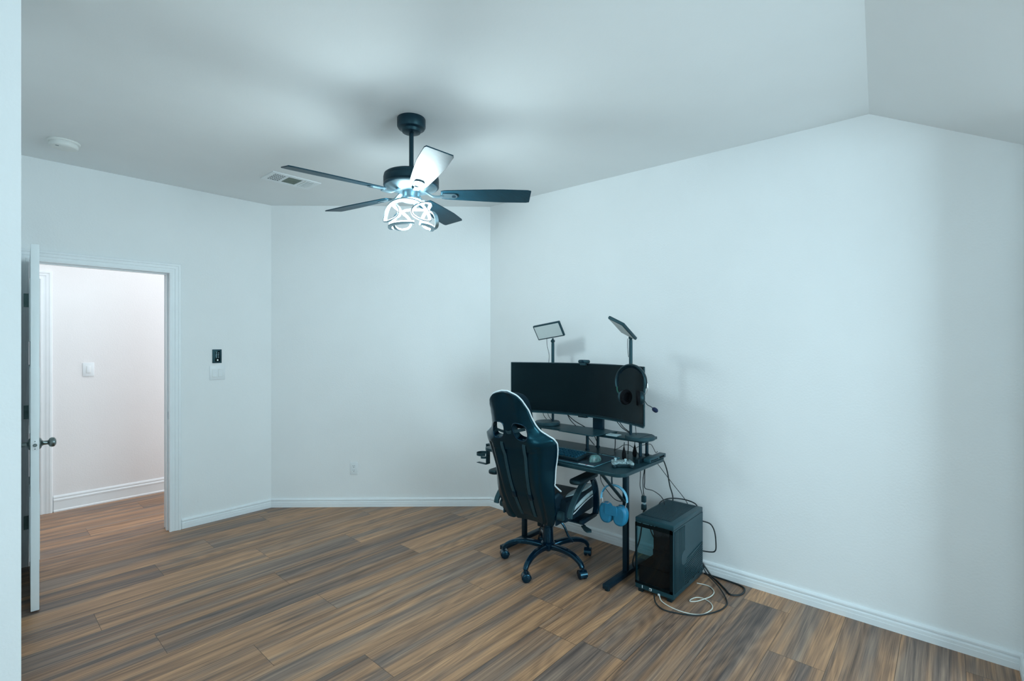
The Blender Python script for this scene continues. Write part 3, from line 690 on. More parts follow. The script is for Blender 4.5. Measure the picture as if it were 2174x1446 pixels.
pA = hc_+hx*0.085+hz*-0.105; pB = Vector((2.70, 1.295, 1.105))
bm_ = MB().tube([pA, pA+Vector((0, -0.02, -0.025)), pB+Vector((0, 0.022, 0.012)), pB], 0.0022, 8, smooth=6).build('boom_arm', 'plastic', hs)
MB().lathe([(0, -0.019), (0.007, -0.018), (0.0125, -0.010), (0.0135, 0.0), (0.0125, 0.010), (0.007, 0.017), (0, 0.018)], pB+Vector((0, -0.008, -0.007)), (0, -0.85, -0.5), 20).build('foam_windscreen', 'foam', bm_)

# ================================================================== THINGS ON THE DESK
dm = thing('desk_mat', 'dark cloth desk mat with a pale stitched rim under keyboard and mouse', 'desk mat', (2.64, 1.98, DZ))
MB().prism(rrect(2.483, 1.570, 2.800, 2.36, 0.012), DZ+0.0003, DZ+0.003).build('cloth', 'mat', dm)
rr = [(x, y, DZ+0.003) for x, y in rrect(2.485, 1.572, 2.798, 2.358, 0.012)]
MB().sweep(rr, [(-0.0016, -0.0012), (0.0016, -0.0012), (0.0016, 0.0012), (-0.0016, 0.0012)], True).build('stitched_rim', 'matrim', dm)
lb = MB()
for i in range(18):
    if i == 8: continue
    y = 1.582+i*0.0060; lb.box((2.4965, y, DZ+0.003), (2.5030, y+0.0045, DZ+0.0036)); lb.box((2.5055, y, DZ+0.003), (2.5085, y+0.0030, DZ+0.0036)); lb.box((2.4910, y, DZ+0.003), (2.4930, y+0.0030, DZ+0.0036))
lb.build('printed_pattern', 'whiteprint', dm)
MB().box((2.4905, 1.628, DZ+0.003), (2.5085, 1.636, DZ+0.0037)).build('red_mark', 'red', dm)
# keyboard: individual keycaps
kb = thing('keyboard', 'dark mechanical keyboard on the desk mat, behind the chair', 'keyboard', (2.60, 1.89, DZ+0.003))
KM = Matrix.Translation((2.522, 1.712, DZ+0.006)) @ Matrix.Rotation(math.radians(-5), 4, 'Y')   # x back, y left
MB().box((0, 0, 0), (0.145, 0.36, 0.018), 0.004, KM).build('case', 'plastic', kb)
key0 = None
for r_ in range(5):
    for c_ in range(14):
        w_ = 0.0165
        if r_ == 0 and 4 <= c_ <= 8:
            if c_ != 6: continue
            w_ = 0.10
        yc = 0.024+c_*0.0235; xc = 0.020+r_*0.0235+(0.004 if r_ == 4 else 0)
        if key0 is None or w_ > 0.05:
            m = MB(); s = 0.0082; wy = w_/2
            vs = [(-s, -wy, 0), (s, -wy, 0), (s, wy, 0), (-s, wy, 0), (-s*.8, -wy+.002, .010), (s*.8, -wy+.002, .010), (s*.8, wy-.002, .010), (-s*.8, wy-.002, .010)]
            m.add(vs, [(3, 2, 1, 0), (4, 5, 6, 7), (0, 1, 5, 4), (1, 2, 6, 5), (2, 3, 7, 6), (3, 0, 4, 7)])
            k = m.build('keycap', 'keys', kb, local=True)
            if key0 is None: key0 = k
        else:
            k = key0.copy(); COL.objects.link(k)
        k.parent = kb
        k.location = (KM @ Vector((xc, yc, 0.018)))-ORG[kb.name]; k.rotation_euler = (0, math.radians(-5), 0)
# mouse
ms = thing('computer_mouse', 'grey-green computer mouse with pale patches on the desk mat', 'computer mouse', (2.625, 1.648, DZ+0.003))
m = MB(); nu, nv = 14, 20; vs = []; fs = []
for i in range(nv):
    a = 2*PI*i/nv
    for j in range(nu+1):
        ph = j/nu*PI/2; rx = 0.056*math.cos(a); ry = 0.029*math.sin(a)*(1-0.12*math.cos(a*2))
        k = math.cos(ph)**0.6 if ph < PI/2-1e-4 else 0
        vs.append((2.625+rx*k, 1.648+ry*k, DZ+0.0035+0.038*math.sin(ph)*(1-0.25*(rx*k)/0.062)))
for i in range(nv):
    for j in range(nu): fs.append((i*(nu+1)+j, ((i+1) % nv)*(nu+1)+j, ((i+1) % nv)*(nu+1)+j+1, i*(nu+1)+j+1))
m.add(vs, fs); m.build('shell', 'mouse', ms)
MB().cyl((2.655, 1.644, DZ+0.034), (2.655, 1.652, DZ+0.034), 0.009).build('scroll_wheel', 'plastic', ms)
MB().tube([(2.687, 1.648, DZ+0.010), (2.73, 1.66, DZ+0.03), (2.78, 1.63, DZ+0.012), (2.86, 1.64, DZ+0.006), (2.95, 1.70, DZ+0.005)], 0.0018, 6, smooth=6).build('cord', 'cable', ms)
# game controller
gc = thing('game_controller', 'pale speckled game controller lying on the right front of the desk', 'game controller', (2.665, 1.478, DZ))
GM = Matrix.Translation((2.632, 1.466, DZ+0.009)) @ Matrix.Rotation(math.radians(-52), 4, 'Z') @ Matrix.Scale(0.84, 4)
shape = [(-0.078, -0.045), (-0.070, -0.062), (-0.052, -0.060), (-0.034, -0.036), (0.034, -0.036), (0.052, -0.060), (0.070, -0.062), (0.078, -0.045), (0.074, 0.010), (0.060, 0.036), (0.036, 0.044), (-0.036, 0.044), (-0.060, 0.036), (-0.074, 0.010)]
sh3 = [(p.x, p.y) for p in spline([(x, y, 0) for x, y in shape], 4, True)]
b = MB().prism([(x*0.97, y*0.97) for x, y in sh3], -0.010, 0.006, GM).build('underside', 'plastic', gc, bevel=0.003)
MB().prism(sh3, 0.006, 0.026, GM).build('shell', 'speckle', gc, bevel=0.007)
for (x, y) in ((-0.045, 0.012), (0.022, -0.014)):
    st = MB().lathe([(0.0075, 0.024), (0.006, 0.036), (0.0095, 0.038), (0.0100, 0.042), (0.007, 0.0445), (0, 0.043)], (x, y, 0), seg=20, mtx=GM).build('thumb_stick', 'card', gc)
for (x, y) in ((0.046, 0.022), (0.058, 0.012), (0.034, 0.012), (0.046, 0.002)):
    MB().lathe([(0.005, 0.024), (0.005, 0.0285), (0, 0.0292)], (x, y, 0), seg=14, mtx=GM).build('face_button', 'plasticgrey', gc)
for x in (-0.052, 0.052): MB().box((x-0.017, 0.036, 0.010), (x+0.017, 0.052, 0.024), 0.005, GM).build('shoulder_trigger', 'card', gc)
# black vertical plugs hanging on cords from the shelf
def plug(label, x, y, zt, zb, zb2):
    o = thing('cable_plug', label, 'cable plug', (x, y, zb2), group='black plugs standing at the back of the desk')
    MB().lathe([(0, zb2), (0.010, zb2), (0.013, zb2+0.012), (0.013, zb2+0.035), (0.008, zb2+0.055), (0.0035, zb2+0.075), (0.0025, zb2+0.08), (0, zb2+0.08)], (x, y, 0), seg=16).build('plug_body', 'slot', o)
    MB().tube([(x, y, zb2+0.078), (x+0.002, y+0.001, (zb2+zt)/2+0.03), (x+0.004, y, zt)], 0.0028, 6).build('cord', 'cable', o)
plug('black tapered cable plug standing on the desk directly behind the controller, left of two', 2.800, 1.545, 0.858, 0.79, DZ+0.0005)
plug('black tapered cable plug between the controller and the shelf post, right of two', 2.905, 1.525, 0.858, 0.79, DZ+0.0005)
o = MB(); o.prism(rrect(2.752, 1.417, 2.850, 1.447, 0.006), DZ+0.0005, DZ+0.024).build('dock', 'plastic', origin=(2.80, 1.43, DZ)); tag(bpy.data.objects['dock'], 'small black box lying in front of the right shelf post', 'electronics box')
db = thing('usb_hub', 'long dark flat box with a row of ports along the right edge of the desk', 'electronics box', (2.89, 1.372, DZ))
MB().box((2.800, 1.368, DZ+0.0005), (3.026, 1.412, DZ+0.026), 0.003).build('housing', 'casebody', db)
for i in range(6):
    x = 2.815+i*0.017
    MB().box((x, 1.3665, DZ+0.008), (x+0.010, 1.3685, DZ+0.015)).build('port', 'slot', db)
for i in range(3):
    x = 2.935+i*0.024
    MB().box((x, 1.3665, DZ+0.008), (x+0.017, 1.3685, DZ+0.020)).build('port', 'slot', db)
o = MB().box((2.838, 1.618, 0.8765), (2.900, 1.702, 0.8850), 0.002).build('card_reader', 'card', origin=(2.87, 1.66, 0.876)); tag(o, 'small pale rectangular gadget lying on the desk shelf in front of the right panel light', 'gadget')

# ================================================================== GAMING CHAIR (local frame: +x forward, +y left)
YAW = 6
CH = thing('gaming_chair', 'dark blue-black gaming chair with white piping on five casters, pushed up to the desk', 'chair', (2.64, 2.03, 0), math.radians(YAW))
def cb(mb, name, m, parent=None, **k): return mb.build(name, m, parent or CH, local=True, **k)
# base
def chair_rot(a): return Matrix.Rotation(math.radians(a-YAW), 4, 'Z')
for a in (46, 118, 190, 262, 334):
    R = chair_rot(a)
    pth = spline([(0.035, 0, 0.116), (0.10, 0, 0.127), (0.17, 0, 0.130), (0.235, 0, 0.121), (0.285, 0, 0.099), (0.308, 0, 0.070)], 6)
    lm = MB(); n_ = len(pth)
    sect = [(1, -0.6), (1, 0.5), (0.6, 1), (-0.6, 1), (-1, 0.5), (-1, -0.6)]
    o_ = MB(); o_.sweep(pth, sect, ups=[Vector((0.35*(i/n_)**2*2, 0, 1)) for i in range(n_)])
    for i in range(n_):
        k_ = 0.022-0.007*i/n_; P = pth[i]
        for q in range(6): v = Vector(o_.v[i*6+q]); o_.v[i*6+q] = tuple(P+(v-P)*k_)
    lm.add(o_.v, o_.f, R); lg = cb(lm, 'leg', 'gloss', bevel=0.004)
    rnd = random.Random(a); ca = rnd.uniform(-60, 60)
    Rc = R @ Matrix.Translation((0.312, 0, 0)) @ Matrix.Rotation(math.radians(ca), 4, 'Z')
    cm = MB()
    for s in (-1, 1): cm.lathe([(0, 0), (0.022, 0.0), (0.0275, 0.004), (0.0275, 0.016), (0.022, 0.020), (0, 0.020)], (-0.008, s*0.005 if s > 0 else -0.005, 0.0278), (0, s, 0), 28, Rc)
    cs = cb(cm, 'caster', 'gloss', lg)
    hood = MB(); pr = [(-0.008+0.031*math.cos(math.radians(t)), 0.0278+0.031*math.sin(math.radians(t))) for t in range(-10, 200, 14)]
    pr_in = [(-0.008+0.028*math.cos(math.radians(t)), 0.0278+0.028*math.sin(math.radians(t))) for t in range(-10, 200, 14)]
    poly = pr+pr_in[::-1]; vs = [(x, -0.024, z) for x, z in poly]+[(x, 0.024, z) for x, z in poly]; nn = len(poly)
    hood.add(vs, [(i, (i+1) % nn, nn+(i+1) % nn, nn+i) for i in range(nn)]+[(i, i+1, nn-2-i, nn-1-i) for i in range(len(pr)-1)]+[(nn+i, nn+i+1, nn+nn-2-i, nn+nn-1-i) for i in range(len(pr)-1)], Rc)
    hood.cyl((0, 0, 0.055), (0, 0, 0.080), 0.009, mtx=Rc, seg=14)
    cb(hood, 'caster_hood', 'gloss', lg)
cb(MB().lathe([(0, 0.082), (0.014, 0.082), (0.019, 0.088), (0.019, 0.098), (0.044, 0.102), (0.048, 0.140), (0.036, 0.150), (0.034, 0.25), (0.030, 0.252), (0.030, 0.30), (0.016, 0.301), (0.016, 0.345), (0, 0.345)], seg=36), 'gas_lift', 'gloss')
# mechanism
mm = MB(); mm.box((-0.14, -0.10, 0.335), (0.16, 0.10, 0.372), 0.006); mm.box((-0.07, -0.05, 0.315), (0.09, 0.05, 0.34), 0.006); cb(mm, 'seat_mechanism', 'frame')
lv = MB(); lv.tube([(0.03, -0.05, 0.330), (0.03, -0.20, 0.326), (-0.02, -0.29, 0.318)], 0.006, 8)
lvo = cb(lv, 'tilt_lever', 'frame')
lv = MB(); lv.prism([(-0.03, -0.265), (-0.014, -0.285), (-0.05, -0.350), (-0.085, -0.368), (-0.105, -0.345), (-0.085, -0.315)], 0.312, 0.320); cb(lv, 'lever_paddle', 'plasticgrey', lvo, bevel=0.003)
lv = MB(); lv.tube([(0.0, -0.04, 0.33), (0.03, -0.10, 0.27), (0.045, -0.13, 0.20), (0.07, -0.15, 0.155)], 0.008, 8, smooth=6); cb(lv, 'spring_cable', 'gloss')
# seat: cushion body with raised side bolsters
sm = MB(); nu, nv = 28, 26; vs = []; fs = []
def seat_top(x, y):
    e = abs(y)/0.26; z = 0.470; k = min(1, max(0, (e-0.48)/0.26)); z += 0.050*k*k*(3-2*k)
    z -= 0.055*max(0, (x-0.22)/0.08)**2
    return z
def sx_(i): return -0.195+0.495*i/nu
for i in range(nu+1):
    x = sx_(i); hwid = 0.262-0.03*max(0, (x-0.15)/0.15)**2-0.015*max(0, (-x-0.1)/0.13)
    for j in range(nv+1):
        y = -hwid+2*hwid*j/nv; z = seat_top(x, y*0.26/hwid)
        if j in (0, nv): z -= 0.012
        vs.append((x, y, z))
nb = len(vs)
for i in range(nu+1):
    x = sx_(i); hwid = 0.250-0.03*max(0, (x-0.15)/0.15)**2-0.015*max(0, (-x-0.1)/0.13)
    for j in range(nv+1): vs.append((x*0.985, -hwid+2*hwid*j/nv, 0.378+0.015*max(0, (x-0.1)/0.2)**2))
q = lambda i, j: i*(nv+1)+j
for i in range(nu):
    for j in range(nv):
        fs.append((q(i, j), q(i+1, j), q(i+1, j+1), q(i, j+1))); fs.append((nb+q(i, j), nb+q(i, j+1), nb+q(i+1, j+1), nb+q(i+1, j)))
for i in range(nu):
    for j in (0, nv): fs.append((q(i, j), q(i+1, j), nb+q(i+1, j), nb+q(i, j)))
for j in range(nv):
    for i in (0, nu): fs.append((q(i, j), q(i, j+1), nb+q(i, j+1), nb+q(i, j)))
sm.add(vs, fs); seat = cb(sm, 'seat', 'seatside', angle=60)
def hw_seat(x): return 0.262-0.03*max(0, (x-0.15)/0.15)**2-0.015*max(0, (-x-0.1)/0.13)
for s in (-1, 1):    # white panels along the bolsters, and piping
    K = 26
    wm = MB(); vv = []
    for i in range(K+1):          # leaf-shaped panel on top of the bolster
        x = -0.14+0.39*i/K; t = max(0, math.sin(PI*i/K))**0.8; c = 0.215
        for q_ in range(5):
            e = c-0.034*t+0.068*t*q_/4; vv.append((x, s*e, seat_top(x, e*0.26/hw_seat(x))+0.003))
    wm.add(vv, [(i*5+j, (i+1)*5+j, (i+1)*5+j+1, i*5+j+1) for i in range(K) for j in range(4)])
    o = cb(wm, 'white_insert', 'whiteleather', seat); sd = o.modifiers.new('s', 'SOLIDIFY'); sd.thickness = 0.003
    wm = MB(); vv = []
    for i in range(K+1):          # curved band on the outer side
        u = i/K; x = -0.175+0.43*u; zc = 0.425+0.072*max(0, math.sin(u*PI/2))**0.9; t = 0.017*max(0, math.sin(PI*(0.06+0.90*u)))**0.7
        for q_ in (-1, 0, 1): vv.append((x, s*(hw_seat(x)-0.001), zc+q_*t)) if q_ else vv.append((x, s*(hw_seat(x)+0.004), zc))
    wm.add(vv, [(i*3+j, (i+1)*3+j, (i+1)*3+j+1, i*3+j+1) for i in range(K) for j in range(2)])
    o = cb(wm, 'white_band', 'whiteleather', seat); sd = o.modifiers.new('s', 'SOLIDIFY'); sd.thickness = 0.003
    pth = []
    for i in range(30):
        u = i/29; x = -0.175+0.43*u; pth.append((x, s*(hw_seat(x)+0.003), 0.404+0.072*max(0, math.sin(u*PI/2))**0.9))
    cb(MB().tube(pth, 0.0032, 8), 'seat_piping', 'piping', seat)

# backrest: thick shell with two openings, wings folded forward
RC = math.radians(21)
bo = Vector((-0.228, 0, 0.345))      # bottom centre, local
upv = Vector((-math.sin(RC), 0, math.cos(RC))); fwd = Vector((math.cos(RC), 0, math.sin(RC)))
HB = 0.900
prof_w = [(0.0, 0.170), (0.03, 0.186), (0.10, 0.203), (0.20, 0.212), (0.32, 0.217), (0.42, 0.225), (0.50, 0.242), (0.56, 0.254), (0.61, 0.260), (0.645, 0.248), (0.675, 0.212), (0.70, 0.184), (0.74, 0.162), (0.80, 0.147), (0.86, 0.138), (0.90, 0.129), (0.94, 0.115), (0.97, 0.094), (0.99, 0.064), (1.0, 0.024)]
def hwid_b(t):
    for (a, wa), (b, wb) in zip(prof_w, prof_w[1:]):
        if t <= b:
            k = (t-a)/(b-a); return wa+(wb-wa)*k
    return prof_w[-1][1]
# smooth table
tab = [hwid_b(i/400) for i in range(401)]
for _ in range(6): tab = [tab[0]]+[(tab[i-1]+tab[i]*2+tab[i+1])/4 for i in range(1, 400)]+[tab[400]]
W_ = lambda t: tab[max(0, min(400, int(round(t*400))))]
def bpt(u, t, side):   # u -1..1, side 0 = back skin, 1 = front skin
    w = W_(t); y = u*w
    wing = 0.085*math.exp(-((t-0.50)/0.26)**2)+0.022
    fold = wing*max(0, (abs(u)-0.50)/0.50)**1.7
    if t < 0.12: fold *= 0.3+0.7*t/0.12
    if t > 0.86: fold *= 1-(t-0.86)/0.14
    thick = 0.075*(1-abs(u)**5)*(0.75+0.25*math.cos((t-0.15)*3))
    if t > 0.86: thick = 0.022+(thick-0.022)*math.sqrt(max(0, 1-((t-0.86)/0.14)**2))
    thick = max(thick, 0.014)
    curve = 0.03*math.sin(PI*min(1, t/0.6))*(-1)+0.035*max(0, t-0.7)/0.3       # lumbar bow back, head forward a little
    groove = 0.010*math.exp(-((abs(u)-0.66)/0.05)**2) if t < 0.62 else 0
    dish = 0.016*math.exp(-(u/0.62)**4)*(1 if t < 0.58 else 0.3)
    d = curve+fold+(thick if side else groove+dish)
    return bo+upv*(t*HB)+Vector((0, 1, 0))*y+fwd*d
holes = [(s*0.080, 0.728, 0.046, 0.062) for s in (-1, 1)]     # y, t, ry, rt(in t)
NU, NT = 64, 140
def snapped():
    P = {}
    for j in range(NT+1):
        t = j/NT
        for i in range(NU+1):
            u = -1+2*i/NU; tt = t; y = u*W_(t)
            for (hy, ht, ry, rt) in holes:
                # holes lean outward at the bottom, egg shaped
                ddy = (y-hy*(1+0.25*(ht-tt)/rt*0.5)); ddt = tt-ht
                r = ((abs(ddy)/ry)**2.6+(abs(ddt)/rt)**2.6)**(1/2.6)
                if 0.80 < r < 1.22:
                    y = hy*(1+0.25*(ht-tt)/rt*0.5)+ddy/r; tt = ht+ddt/r
            P[(i, j)] = (y/W_(tt), tt, None)
    return P
SP = snapped()
def inhole(ci, cj):
    y = 0; t = 0
    for a in (0, 1):
        for b in (0, 1):
            u_, t_, _ = SP[(ci+a, cj+b)]; y += u_*W_(t_)/4; t += t_/4
    for (hy, ht, ry, rt) in holes:
        if ((abs(y-hy*(1+0.25*(ht-t)/rt*0.5))/ry)**2.6+(abs(t-ht)/rt)**2.6) < 0.97: return True
    return False
vs = []; idx = {}
for side in (0, 1):
    for j in range(NT+1):
        for i in range(NU+1):
            u, t, _ = SP[(i, j)]; idx[(side, i, j)] = len(vs)
            uu = max(-1, min(1, u)); vs.append(tuple(bpt(uu, t, side)))
fs = []; edges = {}
for j in range(NT):
    for i in range(NU):
        if inhole(i, j): continue
        for side in (0, 1):
            f = [idx[(side, i, j)], idx[(side, i+1, j)], idx[(side, i+1, j+1)], idx[(side, i, j+1)]]
            fs.append(tuple(f if side else f[::-1]))
        for a, b in (((i, j), (i+1, j)), ((i+1, j), (i+1, j+1)), ((i+1, j+1), (i, j+1)), ((i, j+1), (i, j))):
            k = tuple(sorted((a, b))); edges[k] = edges.get(k, 0)+1
for (a, b), cnt in edges.items():
    if cnt == 1: fs.append((idx[(0,)+a], idx[(0,)+b], idx[(1,)+b], idx[(1,)+a]))
bk = cb(MB().add(vs, fs), 'backrest', 'lether', angle=55)
# piping along the front edge of the outline
pp = []
JP = int(NT*0.31)
pp += [bpt(-1, 0.235, 1)+fwd*0.055+Vector((0, -0.012, 0)), bpt(-1, 0.27, 1)+fwd*0.020+Vector((0, -0.004, 0))]
for j in range(JP, NT+1): pp.append(bpt(-1, j/NT, 1))
tp = [bpt(-1+2*i/16, 1.0, 1) for i in range(1, 16)]
pp += tp
for j in range(NT, JP-1, -1): pp.append(bpt(1, j/NT, 1))
pp += [bpt(1, 0.27, 1)+fwd*0.020+Vector((0, 0.004, 0)), bpt(1, 0.235, 1)+fwd*0.055+Vector((0, 0.012, 0))]
pp = spline(pp[::2]+[pp[-1]], 2)
cb(MB().tube([p+fwd*0.002 for p in pp], 0.0048, 8), 'piping', 'piping', bk)
for s in (-1, 1):
    m = MB(); v = []
    for j in range(9):
        t = 0.04+0.19*j/8; p = bpt(s*0.98, t, 1)
        for q_ in range(5): v.append(p+fwd*(0.10*math.sin(PI*(0.15+0.7*j/8)))*(q_/4)+Vector((0, s*0.012*q_/4, 0)))
    m.add(v, [(j*5+i, j*5+i+1, (j+1)*5+i+1, (j+1)*5+i) for j in range(8) for i in range(4)])
    o = cb(m, 'side_wing', 'seatside', bk, angle=80); sd = o.modifiers.new('s', 'SOLIDIFY'); sd.thickness = 0.02
# plastic bezels round the openings
for (hy, ht, ry, rt) in holes:
    rg = []
    for i in range(40):
        a = 2*PI*i/40; cx_, sx2 = math.cos(a), math.sin(a)
        e = (abs(cx_)**2.6+abs(sx2)**2.6)**(-1/2.6)
        tt = ht+rt*sx2*e; y = hy*(1+0.25*(ht-tt)/rt*0.5)+ry*cx_*e; rg.append(bpt(y/W_(tt), tt, 0)+fwd*0.002)
    cb(MB().tube(rg, 0.0045, 8, closed=True), 'opening_bezel', 'gloss', bk)
# headrest pillow on the front, its elastic through the openings
pm = MB(); vs = []; fs = []
def ell(cen, ax_, ay_, az_, nU=24, nV=14, p=0.6):
    m = MB(); v = []; f = []
    for i in range(nU):
        a = 2*PI*i/nU
        for j in range(nV+1):
            b = -PI/2+PI*j/nV; sg = lambda x: math.copysign(abs(x)**p, x)
            v.append(Vector(cen)+Vector(ax_)*sg(math.cos(a))*sg(math.cos(b))+Vector(ay_)*sg(math.sin(a))*sg(math.cos(b))+Vector(az_)*sg(math.sin(b)))
    for i in range(nU):
        for j in range(nV): f.append((i*(nV+1)+j, ((i+1) % nU)*(nV+1)+j, ((i+1) % nU)*(nV+1)+j+1, i*(nV+1)+j+1))
    return m.add(v, f)
hc2 = bo+upv*(0.825*HB)+fwd*0.112
pil = cb(ell(hc2, Vector((0, 0.118, 0)), upv*0.120, fwd*0.034), 'head_pillow', 'fabric')
cb(MB().sweep([bpt(-0.62, 0.735, 0)+fwd*0.03, bpt(-0.35, 0.73, 0)+fwd*0.012, bpt(0, 0.72, 0)-fwd*0.004, bpt(0.35, 0.715, 0)+fwd*0.012, bpt(0.62, 0.71, 0)+fwd*0.03], [(-0.010, -0.001), (0.010, -0.001), (0.010, 0.001), (-0.010, 0.001)], up=tuple(-fwd)), 'elastic_band', 'strap', pil)
lc = bo+upv*(0.22*HB)+fwd*0.105
lum = cb(ell(lc, Vector((0, 0.15, 0)), upv*0.09, fwd*0.045), 'lumbar_pillow', 'fabric')
# two straps down the back
for (u0, u1, yy0, yy1) in ((0.36, 0.62, 0.074, 0.044), (-0.36, 0.62, -0.096, -0.056)):
    pth = []
    for i in range(15):
        t = 0.672-(0.672-0.055)*i/14; y = yy0+(yy1-yy0)*i/14; pth.append(bpt(y/W_(t), t, 0)-fwd*(0.0045 if i else -0.015))
    st = cb(MB().sweep(pth, [(-0.0105, -0.001), (0.0105, -0.001), (0.0105, 0.001), (-0.0105, 0.001)], up=tuple(-fwd)), 'strap', 'strap', lum)
    t = 0.235; y = yy0+(yy1-yy0)*0.68; p = bpt(y/W_(t), t, 0)-fwd*0.006
    bm2 = frame_mtx(p, (0, 1, 0), upv); cb(MB().box((-0.014, -0.020, -0.003), (0.014, 0.020, 0.003), 0.002, bm2), 'strap_buckle', 'gloss', st)
# raised panel low on the back
pn = MB(); K1, K2 = 10, 10; v = []
for j in range(K2+1):
    t = 0.045+0.22*j/K2
    for i in range(K1+1):
        y = -0.045+0.085*i/K1; b_e = 0.004 if 0 < i < K1 and 0 < j < K2 else -0.002
        v.append(bpt(y/W_(t), t, 0)-fwd*b_e)
pn.add(v, [(j*(K1+1)+i, j*(K1+1)+i+1, (j+1)*(K1+1)+i+1, (j+1)*(K1+1)+i) for j in range(K2) for i in range(K1)])
cb(pn, 'back_panel', 'lether', bk, angle=80)
# recliner bracket and pivots
for s in (-1, 1):
    m = MB(); m.prism([(-0.235, 0.365), (-0.17, 0.365), (-0.12, 0.40), (-0.15, 0.44), (-0.215, 0.52), (-0.245, 0.51), (-0.225, 0.44)], 0, 0.010, Matrix(((1, 0, 0, 0), (0, 0, 1, s*0.200-0.005), (0, 1, 0, 0), (0, 0, 0, 1))))
    br = cb(m, 'recliner_bracket', 'frame')
    cb(MB().cyl((-0.205, s*0.205, 0.42), (-0.205, s*0.238, 0.42), 0.030, 0.026, 24), 'pivot_cover', 'plasticgrey', br)
# armrests
DROP = {-1: 0.0, 1: 0.035}
for s in (-1, 1):
    pad = MB(); pm2 = rrect(-0.225, s*0.315-0.040, 0.060, s*0.315+0.040, 0.036, 6)
    pad.prism(pm2, 0.632-DROP[s], 0.660-DROP[s]); ar = cb(pad, 'armrest', 'plastic', bevel=0.009)
    lp = MB(); pts_ = spline([(-0.02, 0, 0.625), (0.035, 0, 0.615), (0.075, 0, 0.565), (0.095, 0, 0.49), (0.10, 0, 0.42), (0.085, 0, 0.372)], 6)
    lp.sweep([(p.x, s*0.310-(0.03 if s > 0 else 0), p.z-DROP[s]*(p.z-0.35)/0.27) for p in pts_], [(-0.020, -0.009), (0.020, -0.009), (0.020, 0.009), (-0.020, 0.009)], up=(1, 0, 0.1)); cb(lp, 'front_support', 'gloss', ar, bevel=0.004)
    lp = MB(); pts_ = spline([(-0.01, 0, 0.626), (-0.08, 0, 0.606), (-0.15, 0, 0.562), (-0.205, 0, 0.515), (-0.24, 0, 0.470), (-0.25, 0, 0.435)], 6)
    lp.sweep([(p.x, s*0.305-(0.055 if s > 0 else 0), p.z-DROP[s]*(p.z-0.35)/0.27) for p in pts_], [(-0.018, -0.008), (0.018, -0.008), (0.018, 0.008), (-0.018, 0.008)], up=(1, 0, 0.1)); cb(lp, 'rear_support', 'plasticgrey', ar, bevel=0.004)
    cb(MB().box((-0.10, s*0.30-0.012 if s > 0 else -0.32+0.008, 0.352), (0.11, s*0.30+0.012 if s > 0 else -0.30+0.012, 0.376), 0.003), 'mount_plate', 'frame', ar)
    cb(MB().box((-0.09, min(s*0.12, s*0.31), 0.350), (0.10, max(s*0.12, s*0.31), 0.358), 0.001), 'mount_arm', 'frame', ar)

# ================================================================== BLUE HEADPHONES on the hook under the desk
bh = thing('headphones', 'light blue over-ear headphones in a blue case, hanging from the hook under the desk', 'headphones', (2.665, 1.545, 0.61))
hcn = Vector((2.668, 1.540, 0.0)); bz = 0.617
arc = []
for i in range(41):
    a = PI*i/40; arc.append(Vector((hcn.x+0.012*math.cos(a)*1.0, hcn.y-0.083*math.cos(a), bz-0.095+0.095*math.sin(a)**0.85)))
# right (near) side first
ups = [Vector((0, -math.cos(PI*i/40), math.sin(PI*i/40)+0.05)) for i in range(41)]
band = MB().sweep(arc, [(0.0115*math.cos(k*PI/5), 0.0035*math.sin(k*PI/5)) for k in range(10)], ups=ups).build('headband', 'bluelight', bh)
MB().sweep([p-Vector(u).normalized()*0.003 for p, u in zip(arc[5:-5], ups[5:-5])], [(0.0085, -0.003), (0.0085, 0.002), (-0.0085, 0.002), (-0.0085, -0.003)], ups=ups[5:-5]).build('band_mesh', 'blue', band)
for s, y in ((-1, hcn.y-0.083), (1, hcn.y+0.083)):
    MB().cyl((hcn.x, y, bz-0.094), (hcn.x-0.004, y+(-s)*0.006, bz-0.135), 0.0032, seg=12).build('steel_arm', 'chrome', bh)
def cup_shape(yc, zc, ry, rz, tilt):
    m = MB(); pr = []
    for i in range(36):
        a = 2*PI*i/36; e = (abs(math.cos(a))**2.3+abs(math.sin(a))**2.3)**(-1/2.3); y = ry*math.cos(a)*e; z = rz*math.sin(a)*e
        pr.append((y*math.cos(tilt)-z*math.sin(tilt)+yc, y*math.sin(tilt)+z*math.cos(tilt)+zc))
    mt = Matrix(((0, 0, 1, 0), (1, 0, 0, 0), (0, 1, 0, 0), (0, 0, 0, 1)))
    m.prism(pr, hcn.x-0.030, hcn.x+0.022, mt); return m
for yc, tl in ((1.590, -0.10), (1.492, 0.16)):
    cp = cup_shape(yc, 0.440, 0.045, 0.063, tl).build('ear_cup', 'blue', bh, bevel=0.014)
    MB().prism(rrect(yc-0.018, 0.493, yc+0.018, 0.501, 0.0035), hcn.x-0.022, hcn.x+0.006, Matrix(((0, 0, 1, 0), (1, 0, 0, 0), (0, 1, 0, 0), (0, 0, 0, 1)))).build('aluminium_rim', 'chrome', cp)
MB().prism(rrect(1.502, 0.435, 1.590, 0.498, 0.014), hcn.x-0.034, hcn.x-0.029, Matrix(((0, 0, 1, 0), (1, 0, 0, 0), (0, 1, 0, 0), (0, 0, 0, 1)))).build('case_flap', 'blue', bh, bevel=0.002)

